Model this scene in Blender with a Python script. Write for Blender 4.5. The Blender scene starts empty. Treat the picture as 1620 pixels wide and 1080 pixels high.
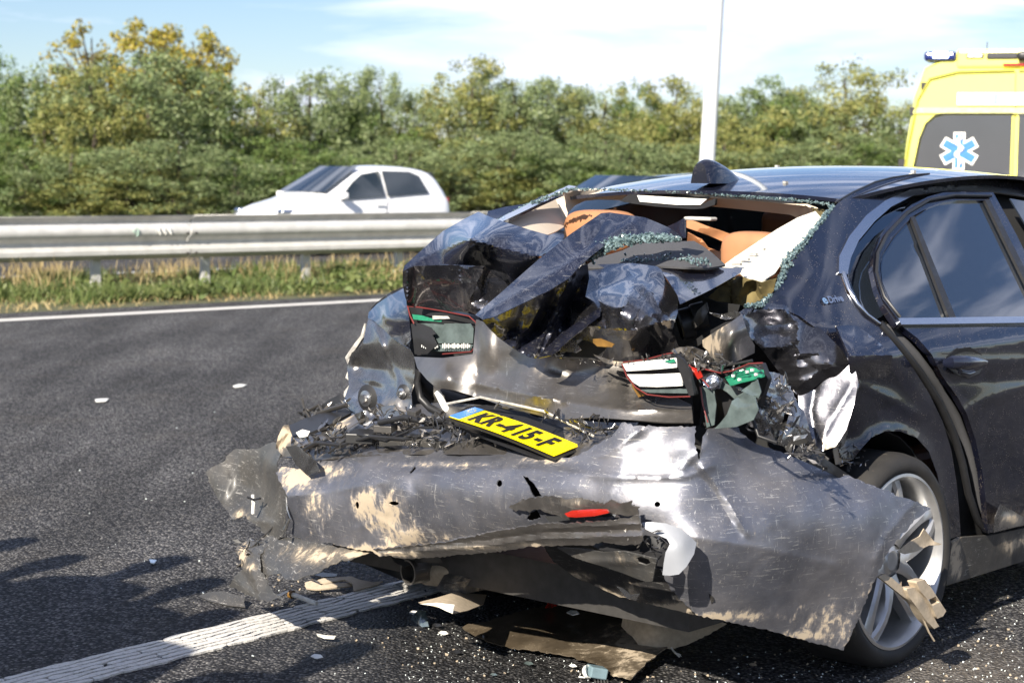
import bpy, bmesh, math, random
import numpy as np
from mathutils import Vector, Matrix
from mathutils.geometry import delaunay_2d_cdt
random.seed(7); RNG = np.random.default_rng(7)
SC = bpy.context.scene; COL = SC.collection
# ---------------------------------------------------------------- camera
F = 3000.0; CX, CY = 810.0, 540.0; CZ = 1.5
PITCH = math.atan((540-263)/F); ROLL = math.radians(0.55)
cam = bpy.data.cameras.new('camera'); camo = bpy.data.objects.new('camera', cam); COL.objects.link(camo)
cam.sensor_width = 36; cam.lens = 36*F/1620; cam.clip_start = 0.1; cam.clip_end = 2000
camo.matrix_world = Matrix.Translation((0, 0, CZ)) @ Matrix.Rotation(math.pi/2-PITCH, 4, 'X') @ Matrix.Rotation(ROLL, 4, 'Z')
cam.dof.use_dof = True; cam.dof.focus_distance = 5.45; cam.dof.aperture_fstop = 6.0
SC.camera = camo
# ---------------------------------------------------------------- light
SUN_AZ = math.radians(-154.0)      # direction towards the sun, measured from +Y clockwise (behind the camera, to the left)
SUN_EL = math.radians(31.0)
to_sun = Vector((math.sin(SUN_AZ)*math.cos(SUN_EL), math.cos(SUN_AZ)*math.cos(SUN_EL), math.sin(SUN_EL)))
sl = bpy.data.lights.new('sun', 'SUN'); sl.energy = 5.0; sl.angle = math.radians(0.5); sl.color = (1.0, 0.92, 0.80)
so = bpy.data.objects.new('sun', sl); COL.objects.link(so); so.rotation_euler = to_sun.to_track_quat('Z', 'Y').to_euler()
w = bpy.data.worlds.new('World'); SC.world = w; w.use_nodes = True
nt = w.node_tree; nt.nodes.clear()
wo = nt.nodes.new('ShaderNodeOutputWorld'); bg = nt.nodes.new('ShaderNodeBackground')
sky = nt.nodes.new('ShaderNodeTexSky'); sky.sky_type = 'NISHITA'; sky.sun_disc = False
sky.sun_elevation = SUN_EL; sky.sun_rotation = SUN_AZ; sky.altitude = 0; sky.air_density = 1.0; sky.dust_density = 0.1; sky.ozone_density = 1.8
tc = nt.nodes.new('ShaderNodeTexCoord'); mp = nt.nodes.new('ShaderNodeMapping'); mp.inputs['Scale'].default_value = (1.6, 1.6, 10)
nz = nt.nodes.new('ShaderNodeTexNoise'); nz.inputs['Scale'].default_value = 2.6; nz.inputs['Detail'].default_value = 7; nz.inputs['Roughness'].default_value = .55
nz.inputs['Distortion'].default_value = .4
cr = nt.nodes.new('ShaderNodeValToRGB'); cr.color_ramp.elements[0].position = .47; cr.color_ramp.elements[1].position = .60
cr.color_ramp.elements[0].color = (0, 0, 0, 1); cr.color_ramp.elements[1].color = (.7, .7, .7, 1)
mx = nt.nodes.new('ShaderNodeMix'); mx.data_type = 'RGBA'; mx.inputs['B'].default_value = (13.5, 13.0, 12.8, 1)
L = nt.links.new
L(tc.outputs['Generated'], mp.inputs['Vector']); L(mp.outputs[0], nz.inputs['Vector']); L(nz.outputs['Fac'], cr.inputs[0])
L(cr.outputs[0], mx.inputs['Factor']); L(sky.outputs[0], mx.inputs['A']); tn = nt.nodes.new('ShaderNodeMix'); tn.data_type = 'RGBA'; tn.blend_type = 'MULTIPLY'; tn.inputs[0].default_value = 1; tn.inputs['B'].default_value = (.85, .93, 1.14, 1); L(mx.outputs['Result'], tn.inputs['A']); L(tn.outputs['Result'], bg.inputs[0]); L(bg.outputs[0], wo.inputs[0])
bg.inputs['Strength'].default_value = 0.05
SC.view_settings.view_transform = 'Standard'; SC.view_settings.look = 'None'; SC.view_settings.gamma = 1.0
SC.view_settings.exposure = 1.12; SC.view_settings.use_curve_mapping = False
SC.render.engine = 'CYCLES'; SC.cycles.max_bounces = 8; SC.cycles.transparent_max_bounces = 12

# ---------------------------------------------------------------- geometry helpers
O = np.array([0, 0, CZ]); _cp, _sp = math.cos(PITCH), math.sin(PITCH); _cr, _sr = math.cos(ROLL), math.sin(ROLL)
def rays(P):
    P = np.atleast_2d(np.asarray(P, float)); x = (P[:, 0]-CX)/F; y = -(P[:, 1]-CY)/F
    xr = _cr*x-_sr*y; yr = _sr*x+_cr*y
    return np.stack([xr, _cp+yr*_sp, -_sp+yr*_cp], 1)
PHI = math.radians(41.5)
A_ = np.array([math.sin(PHI), math.cos(PHI), 0.]); L_ = np.array([-math.cos(PHI), math.sin(PHI), 0.]); W0 = np.array([1.11, 5.58, 0.])
def C(u, v, z): return W0+u*A_+v*L_+np.array([0, 0, z])
def prof(z):
    z = np.asarray(z, float)
    return np.where(z < .95, .02+.05*np.clip((.45-z)/.4, 0, 1)+.0*z, .02+.36*np.clip((z-.95)/.47, 0, 2)**1.15)
def tval(P, spec):
    """distance along each pixel ray (in units of world y-ish ray) to a surface given by spec"""
    D = rays(P); k, val = spec[0], spec[1]
    if k == 'u': return (val-(O-W0)@A_)/(D@A_)
    if k == 'v': return (val-(O-W0)@L_)/(D@L_)
    if k == 'z': return (val-CZ)/D[:, 2]
    if k == 'd': return val/D[:, 1]
    if k == 's':
        lo = np.full(len(D), 2.0); hi = np.full(len(D), 14.0)
        for _ in range(40):
            m = (lo+hi)/2; Q = O+m[:, None]*D; f = (Q-W0)@L_-(prof(Q[:, 2])+val)
            neg = f > 0
            hi = np.where(neg, m, hi); lo = np.where(neg, lo, m)
        return (lo+hi)/2
def hit(px, py, spec):
    return O+tval([(px, py)], spec)[0]*rays([(px, py)])[0]
def G(px, py, z=0.): return hit(px, py, ('z', z))

def mesh_obj(name, verts, faces, mat=None, parent=None, smooth=None, attrs=None):
    me = bpy.data.meshes.new(name); v = np.asarray(verts, float)
    if parent is not None: v = v-np.array(parent['_o'])
    me.from_pydata(v.tolist(), [], [tuple(int(i) for i in f) for f in faces]); me.validate(); me.update()
    if mat: me.materials.append(mat)
    if attrs:
        for k, a in attrs.items():
            at = me.attributes.new(k, 'FLOAT', 'POINT')
            if len(at.data) == len(a): at.data.foreach_set('value', np.asarray(a, np.float32))
    if smooth is not None:
        me.polygons.foreach_set('use_smooth', [True]*len(me.polygons))
        if smooth < 180: me.set_sharp_from_angle(angle=math.radians(smooth))
        cnt = np.zeros(len(me.edges), int); li = np.empty(len(me.loops), np.int32); me.loops.foreach_get('edge_index', li); np.add.at(cnt, li, 1)
        if (cnt == 1).any():
            sa = me.attributes.get('sharp_edge') or me.attributes.new('sharp_edge', 'BOOLEAN', 'EDGE'); b_ = np.zeros(len(me.edges), bool); sa.data.foreach_get('value', b_); b_ |= (cnt == 1); sa.data.foreach_set('value', b_)
    o = bpy.data.objects.new(name, me); COL.objects.link(o)
    if parent is not None: o.parent = root_of(parent)
    return o
def root_of(p): return p['obj'] if isinstance(p, dict) else p
def thing(name, label, cat, loc, group=None):
    o = bpy.data.objects.new(name, None); COL.objects.link(o); o.location = tuple(loc); o.empty_display_size = .2
    o['label'] = label; o['category'] = cat
    if group: o['group'] = group
    return {'obj': o, '_o': tuple(loc)}
def under(o, base):       # wrap a part so that sub-parts can go under it (parts sit at their thing's origin)
    return {'obj': o, '_o': base['_o']}
def tag(o, label=None, cat=None, group=None, kind=None):
    if label: o['label'] = label
    if cat: o['category'] = cat
    if group: o['group'] = group
    if kind: o['kind'] = kind
    return o
def solid(o, t, off=-1):
    m = o.modifiers.new('thickness', 'SOLIDIFY'); m.thickness = t; m.offset = off; return o
def bevel(o, wd, seg=2):
    m = o.modifiers.new('bevel', 'BEVEL'); m.width = wd; m.segments = seg; m.limit_method = 'ANGLE'; return o
class MB:
    def __init__(s): s.v = []; s.f = []
    def add(s, v, f):
        n = len(s.v); s.v += [tuple(map(float, p)) for p in v]; s.f += [tuple(i+n for i in q) for q in f]; return s
    def box8(s, p):      # p: 8 corners, bottom 4 then top 4, same winding
        return s.add(p, [(3, 2, 1, 0), (4, 5, 6, 7), (0, 1, 5, 4), (1, 2, 6, 5), (2, 3, 7, 6), (3, 0, 4, 7)])
    def obox(s, c, ax, ay, az, hx, hy, hz):
        c = np.array(c, float); ax, ay, az = [np.array(q, float)/np.linalg.norm(q) for q in (ax, ay, az)]
        P = [c+sx*hx*ax+sy*hy*ay+sz*hz*az for sz in (-1, 1) for sx, sy in ((-1, -1), (1, -1), (1, 1), (-1, 1))]
        return s.box8(P)
    def tube(s, pts, r, n=8, cap=True):
        pts = [np.array(p, float) for p in pts]; R = r if hasattr(r, '__len__') else [r]*len(pts)
        ring = []; base = len(s.v); up = np.array([0.13, 0.21, 1.])
        for i, p in enumerate(pts):
            d = pts[min(i+1, len(pts)-1)]-pts[max(i-1, 0)]; d = d/(np.linalg.norm(d)+1e-9)
            a = np.cross(d, up); a /= np.linalg.norm(a)+1e-9; b = np.cross(d, a)
            for k in range(n):
                t = 2*math.pi*k/n; ring.append(p+R[i]*(math.cos(t)*a+math.sin(t)*b))
        f = []
        for i in range(len(pts)-1):
            for k in range(n):
                a0 = i*n+k; a1 = i*n+(k+1) % n; f.append((a0, a1, a1+n, a0+n))
        if cap: f.append(tuple(range(n))); f.append(tuple(range((len(pts)-1)*n+n-1, (len(pts)-1)*n-1, -1)))
        return s.add(ring, f)
    def build(s, name, mat, parent=None, smooth=None): return mesh_obj(name, s.v, s.f, mat, parent, smooth)
def lathe(prof_rz, center, axis, n=48, close=False):
    """profile (r, h) revolved about axis through center"""
    ax = np.array(axis, float); ax /= np.linalg.norm(ax); up = np.array([0, 0, 1.]) if abs(ax[2]) < .9 else np.array([1., 0, 0])
    e1 = np.cross(ax, up); e1 /= np.linalg.norm(e1); e2 = np.cross(ax, e1); c = np.array(center, float)
    V = []; Fc = []; m = len(prof_rz)
    for k in range(n):
        t = 2*math.pi*k/n; d = math.cos(t)*e1+math.sin(t)*e2
        for r, h in prof_rz: V.append(c+r*d+h*ax)
    for k in range(n):
        for i in range(m-1 if not close else m):
            j = (i+1) % m; k2 = (k+1) % n
            Fc.append((k*m+i, k*m+j, k2*m+j, k2*m+i))
    return V, Fc
# ---- the sheet builder: an outline seen in the picture, with real depths, folded and dented
def inpoly(P, poly):
    x, y = P[:, 0], P[:, 1]; r = np.zeros(len(P), bool); n = len(poly)
    for i in range(n):
        x1, y1 = poly[i]; x2, y2 = poly[(i+1) % n]
        if y1 == y2: continue
        c = ((y1 > y) != (y2 > y)) & (x < (x2-x1)*(y-y1)/(y2-y1)+x1); r ^= c
    return r
def segdist(P, a, b):
    a = np.array(a, float); b = np.array(b, float); d = b-a; t = np.clip(((P-a)@d)/max(d@d, 1e-9), 0, 1)
    return np.linalg.norm(P-(a+t[:, None]*d), axis=1)
def polydist(P, poly): return np.min([segdist(P, poly[i], poly[i+1]) for i in range(len(poly)-1)], axis=0)
def resample(poly, step, rough=0., rng=None):
    out = []; n = len(poly)
    for i in range(n):
        a = np.array(poly[i], float); b = np.array(poly[(i+1) % n], float); d = np.linalg.norm(b-a); k = max(1, int(round(d/step)))
        nn = np.array([-(b-a)[1], (b-a)[0]])/(d+1e-9)
        for j in range(k):
            p = a+(b-a)*j/k
            if rough and j > 0: p = p+nn*rng.normal(0, rough)
            out.append(p)
    return out
def tps(ctrl, vals, P):
    ctrl = np.asarray(ctrl, float)/300; P = np.asarray(P, float)/300; n = len(ctrl)
    if n == 1: return np.full(len(P), vals[0])
    def K(r): return np.where(r > 1e-9, r*r*np.log(r+1e-12), 0)
    r = np.linalg.norm(ctrl[:, None]-ctrl[None], axis=2); M = K(r)+np.eye(n)*1e-5
    Q = np.hstack([np.ones((n, 1)), ctrl]) if n > 3 else np.ones((n, 1)); q = Q.shape[1]
    A = np.block([[M, Q], [Q.T, np.zeros((q, q))]]); s = np.linalg.lstsq(A, np.concatenate([vals, np.zeros(q)]), rcond=None)[0]
    R = K(np.linalg.norm(P[:, None]-ctrl[None], axis=2)); QP = np.hstack([np.ones((len(P), 1)), P]) if n > 3 else np.ones((len(P), 1))
    return R@s[:n]+QP@s[n:]
def tin(P, n, amp, rng, fall=None):
    lo = P.min(0)-20; hi = P.max(0)+20
    pts = rng.uniform(lo, hi, (n, 2)); pts = np.vstack([pts, [lo, (lo[0], hi[1]), hi, (hi[0], lo[1])]]); z = rng.uniform(-amp, amp, len(pts))
    r = delaunay_2d_cdt([Vector(p) for p in pts], [], [], 0, 1e-6); out = np.zeros(len(P)); V = np.array([tuple(v) for v in r[0]])
    src = [q[0] if q else 0 for q in r[3]]
    for t in r[2]:
        a, b, c = V[t[0]], V[t[1]], V[t[2]]; den = (b[1]-c[1])*(a[0]-c[0])+(c[0]-b[0])*(a[1]-c[1])
        if abs(den) < 1e-9: continue
        l1 = ((b[1]-c[1])*(P[:, 0]-c[0])+(c[0]-b[0])*(P[:, 1]-c[1]))/den; l2 = ((c[1]-a[1])*(P[:, 0]-c[0])+(a[0]-c[0])*(P[:, 1]-c[1]))/den; l3 = 1-l1-l2
        m = (l1 >= -1e-6) & (l2 >= -1e-6) & (l3 >= -1e-6); out[m] = (l1*z[src[t[0]]]+l2*z[src[t[1]]]+l3*z[src[t[2]]])[m]
    return out
def sheet(name, outline, mat, parent, base=None, ctl=(), bumps=(), creases=(), crumple=(), step=7, thick=.002, rough=0., holes=(), dirt=(), seed=1, sharp=35, edge_roll=0., push=0.):
    rng = np.random.default_rng(seed*101+5)
    ol = resample(outline, step, rough, rng); hs = [resample(h, max(2, step*.6), rough*.5, rng) for h in holes]
    poly = np.array(ol); lo = poly.min(0); hi = poly.max(0)
    gx, gy = np.meshgrid(np.arange(lo[0], hi[0], step), np.arange(lo[1], hi[1], step*.87)); gx = gx+((np.arange(gy.shape[0]) % 2)*step*.5)[:, None]
    g = np.stack([gx.ravel(), gy.ravel()], 1)+rng.uniform(-.18, .18, (gx.size, 2))*step
    g = g[inpoly(g, ol)]
    if len(g): g = g[polydist(g, ol+[ol[0]]) > step*.45]
    for h in hs:
        if len(g): g = g[(~inpoly(g, h)) & (polydist(g, h+[h[0]]) > step*.3)]
    extra = [resample(list(c[0]), step)[:] for c in creases if len(c) > 3 and c[3]]
    V = list(poly); E = [(i, (i+1) % len(poly)) for i in range(len(poly))]
    for h in hs:
        n0 = len(V); V += h; E += [(n0+i, n0+(i+1) % len(h)) for i in range(len(h))]
    V += list(g)
    r = delaunay_2d_cdt([Vector((float(p[0]), float(p[1]))) for p in V], E, [], 0, 1e-4)
    P = np.array([tuple(v) for v in r[0]]); T = np.array(r[2]); cen = P[T].mean(1); keep = inpoly(cen, ol)
    for h in hs: keep &= ~inpoly(cen, h)
    T = T[keep]
    t = np.zeros(len(P))
    if base: t = tval(P, base)
    if len(ctl):
        cp = [(c[0], c[1]) for c in ctl]
        if base: vals = np.array([c[2] if not isinstance(c[2], tuple) else tval([(c[0], c[1])], c[2])[0]-tval([(c[0], c[1])], base)[0] for c in ctl], float)
        else: vals = np.array([tval([(c[0], c[1])], c[2])[0] for c in ctl])
        t = t+tps(cp, vals, P)
    for bx_, by_, rx, ry, am in bumps:
        q = ((P[:, 0]-bx_)/rx)**2+((P[:, 1]-by_)/ry)**2; t = t+am*np.exp(-q)
    for c in creases:
        d = polydist(P, list(c[0])); t = t+c[1]*np.exp(-d/c[2])
    for n_, am in crumple: t = t+tin(P, n_, am, rng)
    if edge_roll:
        d = polydist(P, ol+[ol[0]]); t = t+edge_roll*np.exp(-d/(step*1.2))
    t = t+push
    X = O+t[:, None]*rays(P)
    dv = np.zeros(len(P))
    for dx, dy, rx, ry, s in dirt: dv = np.maximum(dv, s*np.exp(-(((P[:, 0]-dx)/rx)**2+((P[:, 1]-dy)/ry)**2)))
    a, b, c = X[T[:, 0]], X[T[:, 1]], X[T[:, 2]]; nn = np.cross(b-a, c-a); fl = ((O-a)*nn).sum(1) < 0
    T[fl] = T[fl][:, ::-1]
    used = np.unique(T); mp_ = -np.ones(len(P), int); mp_[used] = np.arange(len(used))
    o = mesh_obj(name, X[used], mp_[T], mat, parent, sharp, {'dirt': dv[used]})
    if thick: solid(o, thick)
    return o
def quadpatch(name, pts, mat, parent, thick=.004, sharp=None, n=1):
    """flat-ish polygon through given 3-D points"""
    o = mesh_obj(name, pts, [tuple(range(len(pts)))], mat, parent, sharp)
    if thick: solid(o, thick, 0)
    return o
def ribbon(name, px, wd, spec, mat, parent, thick=.006, r=None):
    """a tube following picture points at given depths"""
    P = [hit(p[0], p[1], p[2] if len(p) > 2 else spec) for p in px]
    return MB().tube(P, wd, 8).build(name, mat, parent, 60)

# ---------------------------------------------------------------- materials
class N:
    def __init__(s, name):
        s.m = bpy.data.materials.new(name); s.m.use_nodes = True; s.t = s.m.node_tree; s.b = s.t.nodes['Principled BSDF']; s.co = None
    def n(s, typ, **k):
        q = s.t.nodes.new(typ)
        for a, b in k.items():
            if a in q.inputs.keys() if hasattr(q.inputs, 'keys') else False: q.inputs[a].default_value = b
            else: setattr(q, a, b)
        return q
    def l(s, a, b): s.t.links.new(a, b)
    def coord(s, scale=(1, 1, 1), rot=(0, 0, 0)):
        c = s.n('ShaderNodeTexCoord'); m = s.n('ShaderNodeMapping'); m.inputs['Scale'].default_value = scale; m.inputs['Rotation'].default_value = rot
        s.l(c.outputs['Object'], m.inputs['Vector']); return m.outputs[0]
    def noise(s, scale, detail=4, vec=None, rough=.55, dist=0):
        q = s.n('ShaderNodeTexNoise'); q.inputs['Scale'].default_value = scale; q.inputs['Detail'].default_value = detail; q.inputs['Roughness'].default_value = rough; q.inputs['Distortion'].default_value = dist
        s.l(vec if vec else s.coord(), q.inputs['Vector']); return q.outputs['Fac']
    def voro(s, scale, feat='F1', vec=None, out='Distance', rnd=1):
        q = s.n('ShaderNodeTexVoronoi'); q.feature = feat; q.inputs['Scale'].default_value = scale; q.inputs['Randomness'].default_value = rnd
        s.l(vec if vec else s.coord(), q.inputs['Vector']); return q.outputs[out]
    def ramp(s, x, stops):
        q = s.n('ShaderNodeValToRGB'); e = q.color_ramp.elements
        while len(e) < len(stops): e.new(.5)
        for i, (p, c) in enumerate(stops):
            e[i].position = p; e[i].color = (c, c, c, 1) if not hasattr(c, '__len__') else tuple(c)+(1,)
        s.l(x, q.inputs[0]); return q.outputs[0]
    def mix(s, f, a, b):
        q = s.n('ShaderNodeMix'); q.data_type = 'RGBA'
        for k, v in (('Factor', f), ('A', a), ('B', b)):
            i = q.inputs[k] if k != 'Factor' else q.inputs[0]
            if hasattr(v, 'is_linked'): s.l(v, i)
            elif hasattr(v, '__len__'): i.default_value = tuple(v)+(1,)
            else: i.default_value = v if k == 'Factor' else (v, v, v, 1)
        return q.outputs['Result']
    def math(s, op, a, b=0, clamp=False):
        q = s.n('ShaderNodeMath'); q.operation = op; q.use_clamp = clamp
        for i, v in enumerate((a, b)):
            if hasattr(v, 'is_linked'): s.l(v, q.inputs[i])
            else: q.inputs[i].default_value = v
        return q.outputs[0]
    def set(s, **k):
        for a, v in k.items():
            a = a.replace('_', ' '); i = s.b.inputs[a]
            if hasattr(v, 'is_linked'): s.l(v, i)
            elif hasattr(v, '__len__') and len(v) == 3: i.default_value = tuple(v)+(1,)
            else: i.default_value = v
        return s
    def bump(s, h, strength=.3, dist=.01):
        q = s.n('ShaderNodeBump'); q.inputs['Strength'].default_value = strength; q.inputs['Distance'].default_value = dist
        s.l(h, q.inputs['Height']); s.l(q.outputs[0], s.b.inputs['Normal']); return s
    def attr(s, name):
        q = s.n('ShaderNodeAttribute'); q.attribute_name = name; return q.outputs['Fac']
def plain(name, col, rough=.5, metal=0, var=.12, sc=30, **k):
    q = N(name); c = q.ramp(q.noise(sc, 5), [(.25, [x*(1-var*2) for x in col]), (.75, [min(1, x*(1+var)) for x in col])])
    q.set(Base_Color=c, Roughness=rough, Metallic=metal, **k); return q.m
MUD = (.42, .345, .25)
def painted(name, col, metal, rough, coat, speck=0., mudscale=14, mudlo=.62, scratch=.0, wob=0., sheen=None, rust=0.):
    q = N(name); vec = q.coord()
    base = q.ramp(q.noise(9, 3), [(.3, [c*.8 for c in col]), (.7, [c*1.2 for c in col])])
    dirt = q.attr('dirt')
    n1 = q.noise(mudscale, 9, rough=.68, dist=.6)
    # dried mud where the surface was smeared, plus loose dust over everything
    n2 = q.noise(mudscale*.9, 8, vec=q.coord((2.6, 2.6, .7), (.1, .2, .3)), rough=.7)
    nn = q.math('SUBTRACT', q.math('ADD', q.math('MULTIPLY', n1, 1.5), q.math('MULTIPLY', n2, 1.1)), 1.3)
    mask = q.ramp(q.math('ADD', q.math('MULTIPLY', dirt, .85), nn), [(mudlo-.46, 0), (mudlo-.22, 1)])
    soft = q.ramp(q.math('ADD', q.math('MULTIPLY', dirt, .7), q.math('MULTIPLY', nn, .6)), [(.12, 0), (.6, .5)])
    mask = q.math('MAXIMUM', mask, soft)
    film = q.ramp(q.noise(4.5, 8, rough=.65, dist=.8), [(.45, 0), (.72, (.5 if metal > .55 or metal == 0 else .12)*speck)])
    m = q.math('MAXIMUM', mask, film) if speck > 0 else mask
    if speck > 0:
        sv = q.voro(95, vec=q.coord((1, 1, 3.2), (0, 0, -PHI)), out='Distance')
        keep = q.ramp(q.noise(26, 2), [(.5, 0), (.56, 1)])
        sp = q.math('MULTIPLY', q.ramp(sv, [(.10+.1*speck, 1), (.16+.1*speck, 0)]), keep)
        fine = q.math('MULTIPLY', q.ramp(q.voro(330), [(.16, 1), (.24, 0)]), q.ramp(q.noise(60, 2), [(.56, 0), (.64, .5)]))
        m = q.math('MAXIMUM', m, q.math('MAXIMUM', q.math('MULTIPLY', sp, min(1, speck*1.5)), q.math('MULTIPLY', fine, speck*(1 if metal > .55 else .35))))
    if scratch > 0:
        sn = q.noise(9, 8, vec=q.coord((1.6, 1.6, 22), (.12, -.08, .2)), rough=.75); sm = q.ramp(sn, [(.585, 0), (.625, scratch)])
        sn2 = q.noise(8, 8, vec=q.coord((16, 16, 1.4), (.2, .25, .1)), rough=.75); sm2 = q.ramp(sn2, [(.60, 0), (.635, scratch)])
        sn3 = q.noise(70, 4, rough=.7); sm3 = q.ramp(sn3, [(.66, 0), (.70, scratch)])
        scr = q.math('MULTIPLY', q.math('MAXIMUM', sm3, q.math('MAXIMUM', sm, sm2)), q.ramp(q.noise(5, 4), [(.40, .15), (.58, 1)]))
        base = q.mix(scr, base, (.62, .60, .56))
    c = q.mix(m, base, MUD)
    q.set(Base_Color=c, Metallic=q.math('MULTIPLY', q.math('SUBTRACT', 1, m), metal), Coat_Weight=q.math('MULTIPLY', q.math('SUBTRACT', 1, m), coat), Coat_Roughness=.03,
          Roughness=q.math('ADD', q.math('MULTIPLY', m, .5), q.math('ADD', rough, q.math('MULTIPLY', q.noise(40, 3), .06))))
    h = q.math('ADD', q.math('MULTIPLY', m, .4), q.math('MULTIPLY', q.noise(22 if wob else 300, 3), 1.0 if wob else .05))
    q.bump(h, wob if wob else .12, .01 if wob else .004); return q.m
M = {}
M['paint'] = painted('dark_blue_metallic_paint', (.010, .012, .026), .5, .2, 1.0, speck=.38, mudlo=1.2)
M['roofpaint'] = painted('clean_dark_blue_paint', (.014, .017, .034), .35, .25, 1.0, speck=.0, mudlo=1.2)
M['lidpaint'] = painted('folded_boot_lid_paint', (.014, .017, .034), .45, .2, 1.0, speck=.2, mudlo=.98, scratch=.25, wob=.03)
M['liddark'] = painted('creased_lid_underside_paint', (.012, .014, .026), .4, .26, .45, speck=.15, mudlo=.98, scratch=.3, wob=.1)
M['crush'] = painted('crushed_grey_metal', (.085, .085, .098), .9, .22, .9, speck=.06, mudlo=.92, scratch=.4, wob=.07)
M['foil'] = painted('torn_bare_metal', (.30, .295, .29), .95, .24, .3, mudlo=.93, scratch=.3, wob=.2)
M['panel'] = painted('dusty_rear_panel_metal', (.22, .205, .19), .85, .33, .2, speck=.12, mudlo=.84, scratch=.5, wob=.14)
M['bumper'] = painted('scraped_bumper_skin', (.18, .186, .215), .75, .39, .15, speck=.32, mudscale=24, mudlo=.80, scratch=.8, wob=.15)
M['flap'] = painted('dusty_bumper_corner_skin', (.13, .132, .15), .6, .37, .25, speck=.5, mudscale=16, mudlo=.86, scratch=.35, wob=.1)
M['inner'] = painted('grey_plastic_back', (.045, .044, .042), .0, .42, 0.1, speck=.15, mudlo=.80, scratch=.4, wob=.12)
M['lower'] = painted('dark_unpainted_plastic', (.012, .012, .013), .0, .6, 0.0, speck=.08, mudlo=.82, scratch=.3, wob=.12)  # near-black colour carries the shade below the bumper lip
M['brown'] = painted('wet_brown_undertray', (.060, .046, .030), .0, .38, .25, speck=.4, mudlo=.80, wob=.3)
M['mud'] = plain('dried_mud', MUD, .85, sc=60)
M['black'] = plain('black_plastic', (.016, .016, .017), .45)
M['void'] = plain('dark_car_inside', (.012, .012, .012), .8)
M['rubber'] = painted('dusty_tyre_rubber', (.018, .017, .016), 0, .68, 0, speck=.06, mudlo=.98)
M['grey'] = plain('dark_grey_felt', (.062, .062, .066), .8, sc=200)
M['beige'] = plain('beige_trim', (.62, .53, .42), .7, var=.04, sc=8)
M['cream'] = plain('cream_trim_back', (.72, .68, .57), .6, var=.05)
M['leather'] = plain('tan_leather', (.40, .185, .085), .45, var=.06, sc=14)
M['white'] = plain('white_plastic', (.80, .79, .74), .4, var=.03)
M['lens'] = plain('smoked_lens', (.085, .11, .108), .18, var=.2, Coat_Weight=.8)
M['pcb'] = plain('green_circuit_board', (.02, .20, .11), .4, var=.15, sc=90)
M['redplastic'] = plain('red_plastic_rim', (.16, .03, .028), .4)
M['reflector'] = plain('red_reflector', (.32, .015, .008), .2, Coat_Weight=1.)
M['foam'] = plain('olive_foam', (.13, .10, .035), .8, var=.35, sc=24)
M['amber'] = plain('amber_sealant', (.17, .09, .02), .4, var=.3)
M['chrome'] = plain('satin_aluminium_trim', (.62, .64, .68), .2, 1.0, var=.02)
M['alloy'] = painted('dusty_alloy', (.50, .50, .50), .75, .33, .3, speck=.25, mudlo=.86)
M['satin'] = plain('pale_satin_plastic', (.24, .25, .27), .35, var=.03, Coat_Weight=.3)  # pale tone stands in for glare on the curved bumper flap
M['steel'] = plain('dark_steel', (.10, .095, .09), .5, .7)
M['screw'] = plain('zinc_bolt', (.55, .55, .55), .3, 1.)
M['galv'] = plain('galvanised_steel', (.56, .55, .52), .5, .15, var=.10, sc=6)
M['whitepaint'] = plain('white_car_paint', (.80, .80, .80), .25, 0, var=.01, Coat_Weight=1.)
M['sealant'] = plain('pale_sealant', (.46, .44, .40), .7, var=.3)
M['plateyellow'] = plain('yellow_plate', (.86, .66, .0), .35, var=.02)
M['plateblue'] = plain('blue_plate_band', (.06, .22, .62), .35, var=.02)
M['ink'] = plain('black_ink', (.01, .01, .01), .5)
M['edgewhite'] = plain('white_edge', (.75, .72, .64), .6)
def glassy(name, col, rough=.03, alpha=.9, spec=.9, ior=1.8):
    q = N(name); q.set(Base_Color=col, Roughness=rough, IOR=ior, Coat_Weight=1.0, Coat_Roughness=.02, Alpha=alpha); return q.m
M['glass'] = glassy('tinted_car_glass', (.018, .024, .034), alpha=.86, ior=2.2)
M['farglass'] = glassy('far_car_glass', (.02, .028, .034), alpha=.9, ior=1.7)
q = N('safety_glass_crumbs'); q.set(Base_Color=q.ramp(q.noise(90, 2), [(.35, (.012, .030, .036)), (.75, (.24, .33, .33))]), Roughness=.12, Coat_Weight=1.); M['crumb'] = q.m
q = N('road_glass'); q.set(Base_Color=(.8, .86, .84), Roughness=.15, Coat_Weight=1.); M['chip'] = q.m

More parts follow.
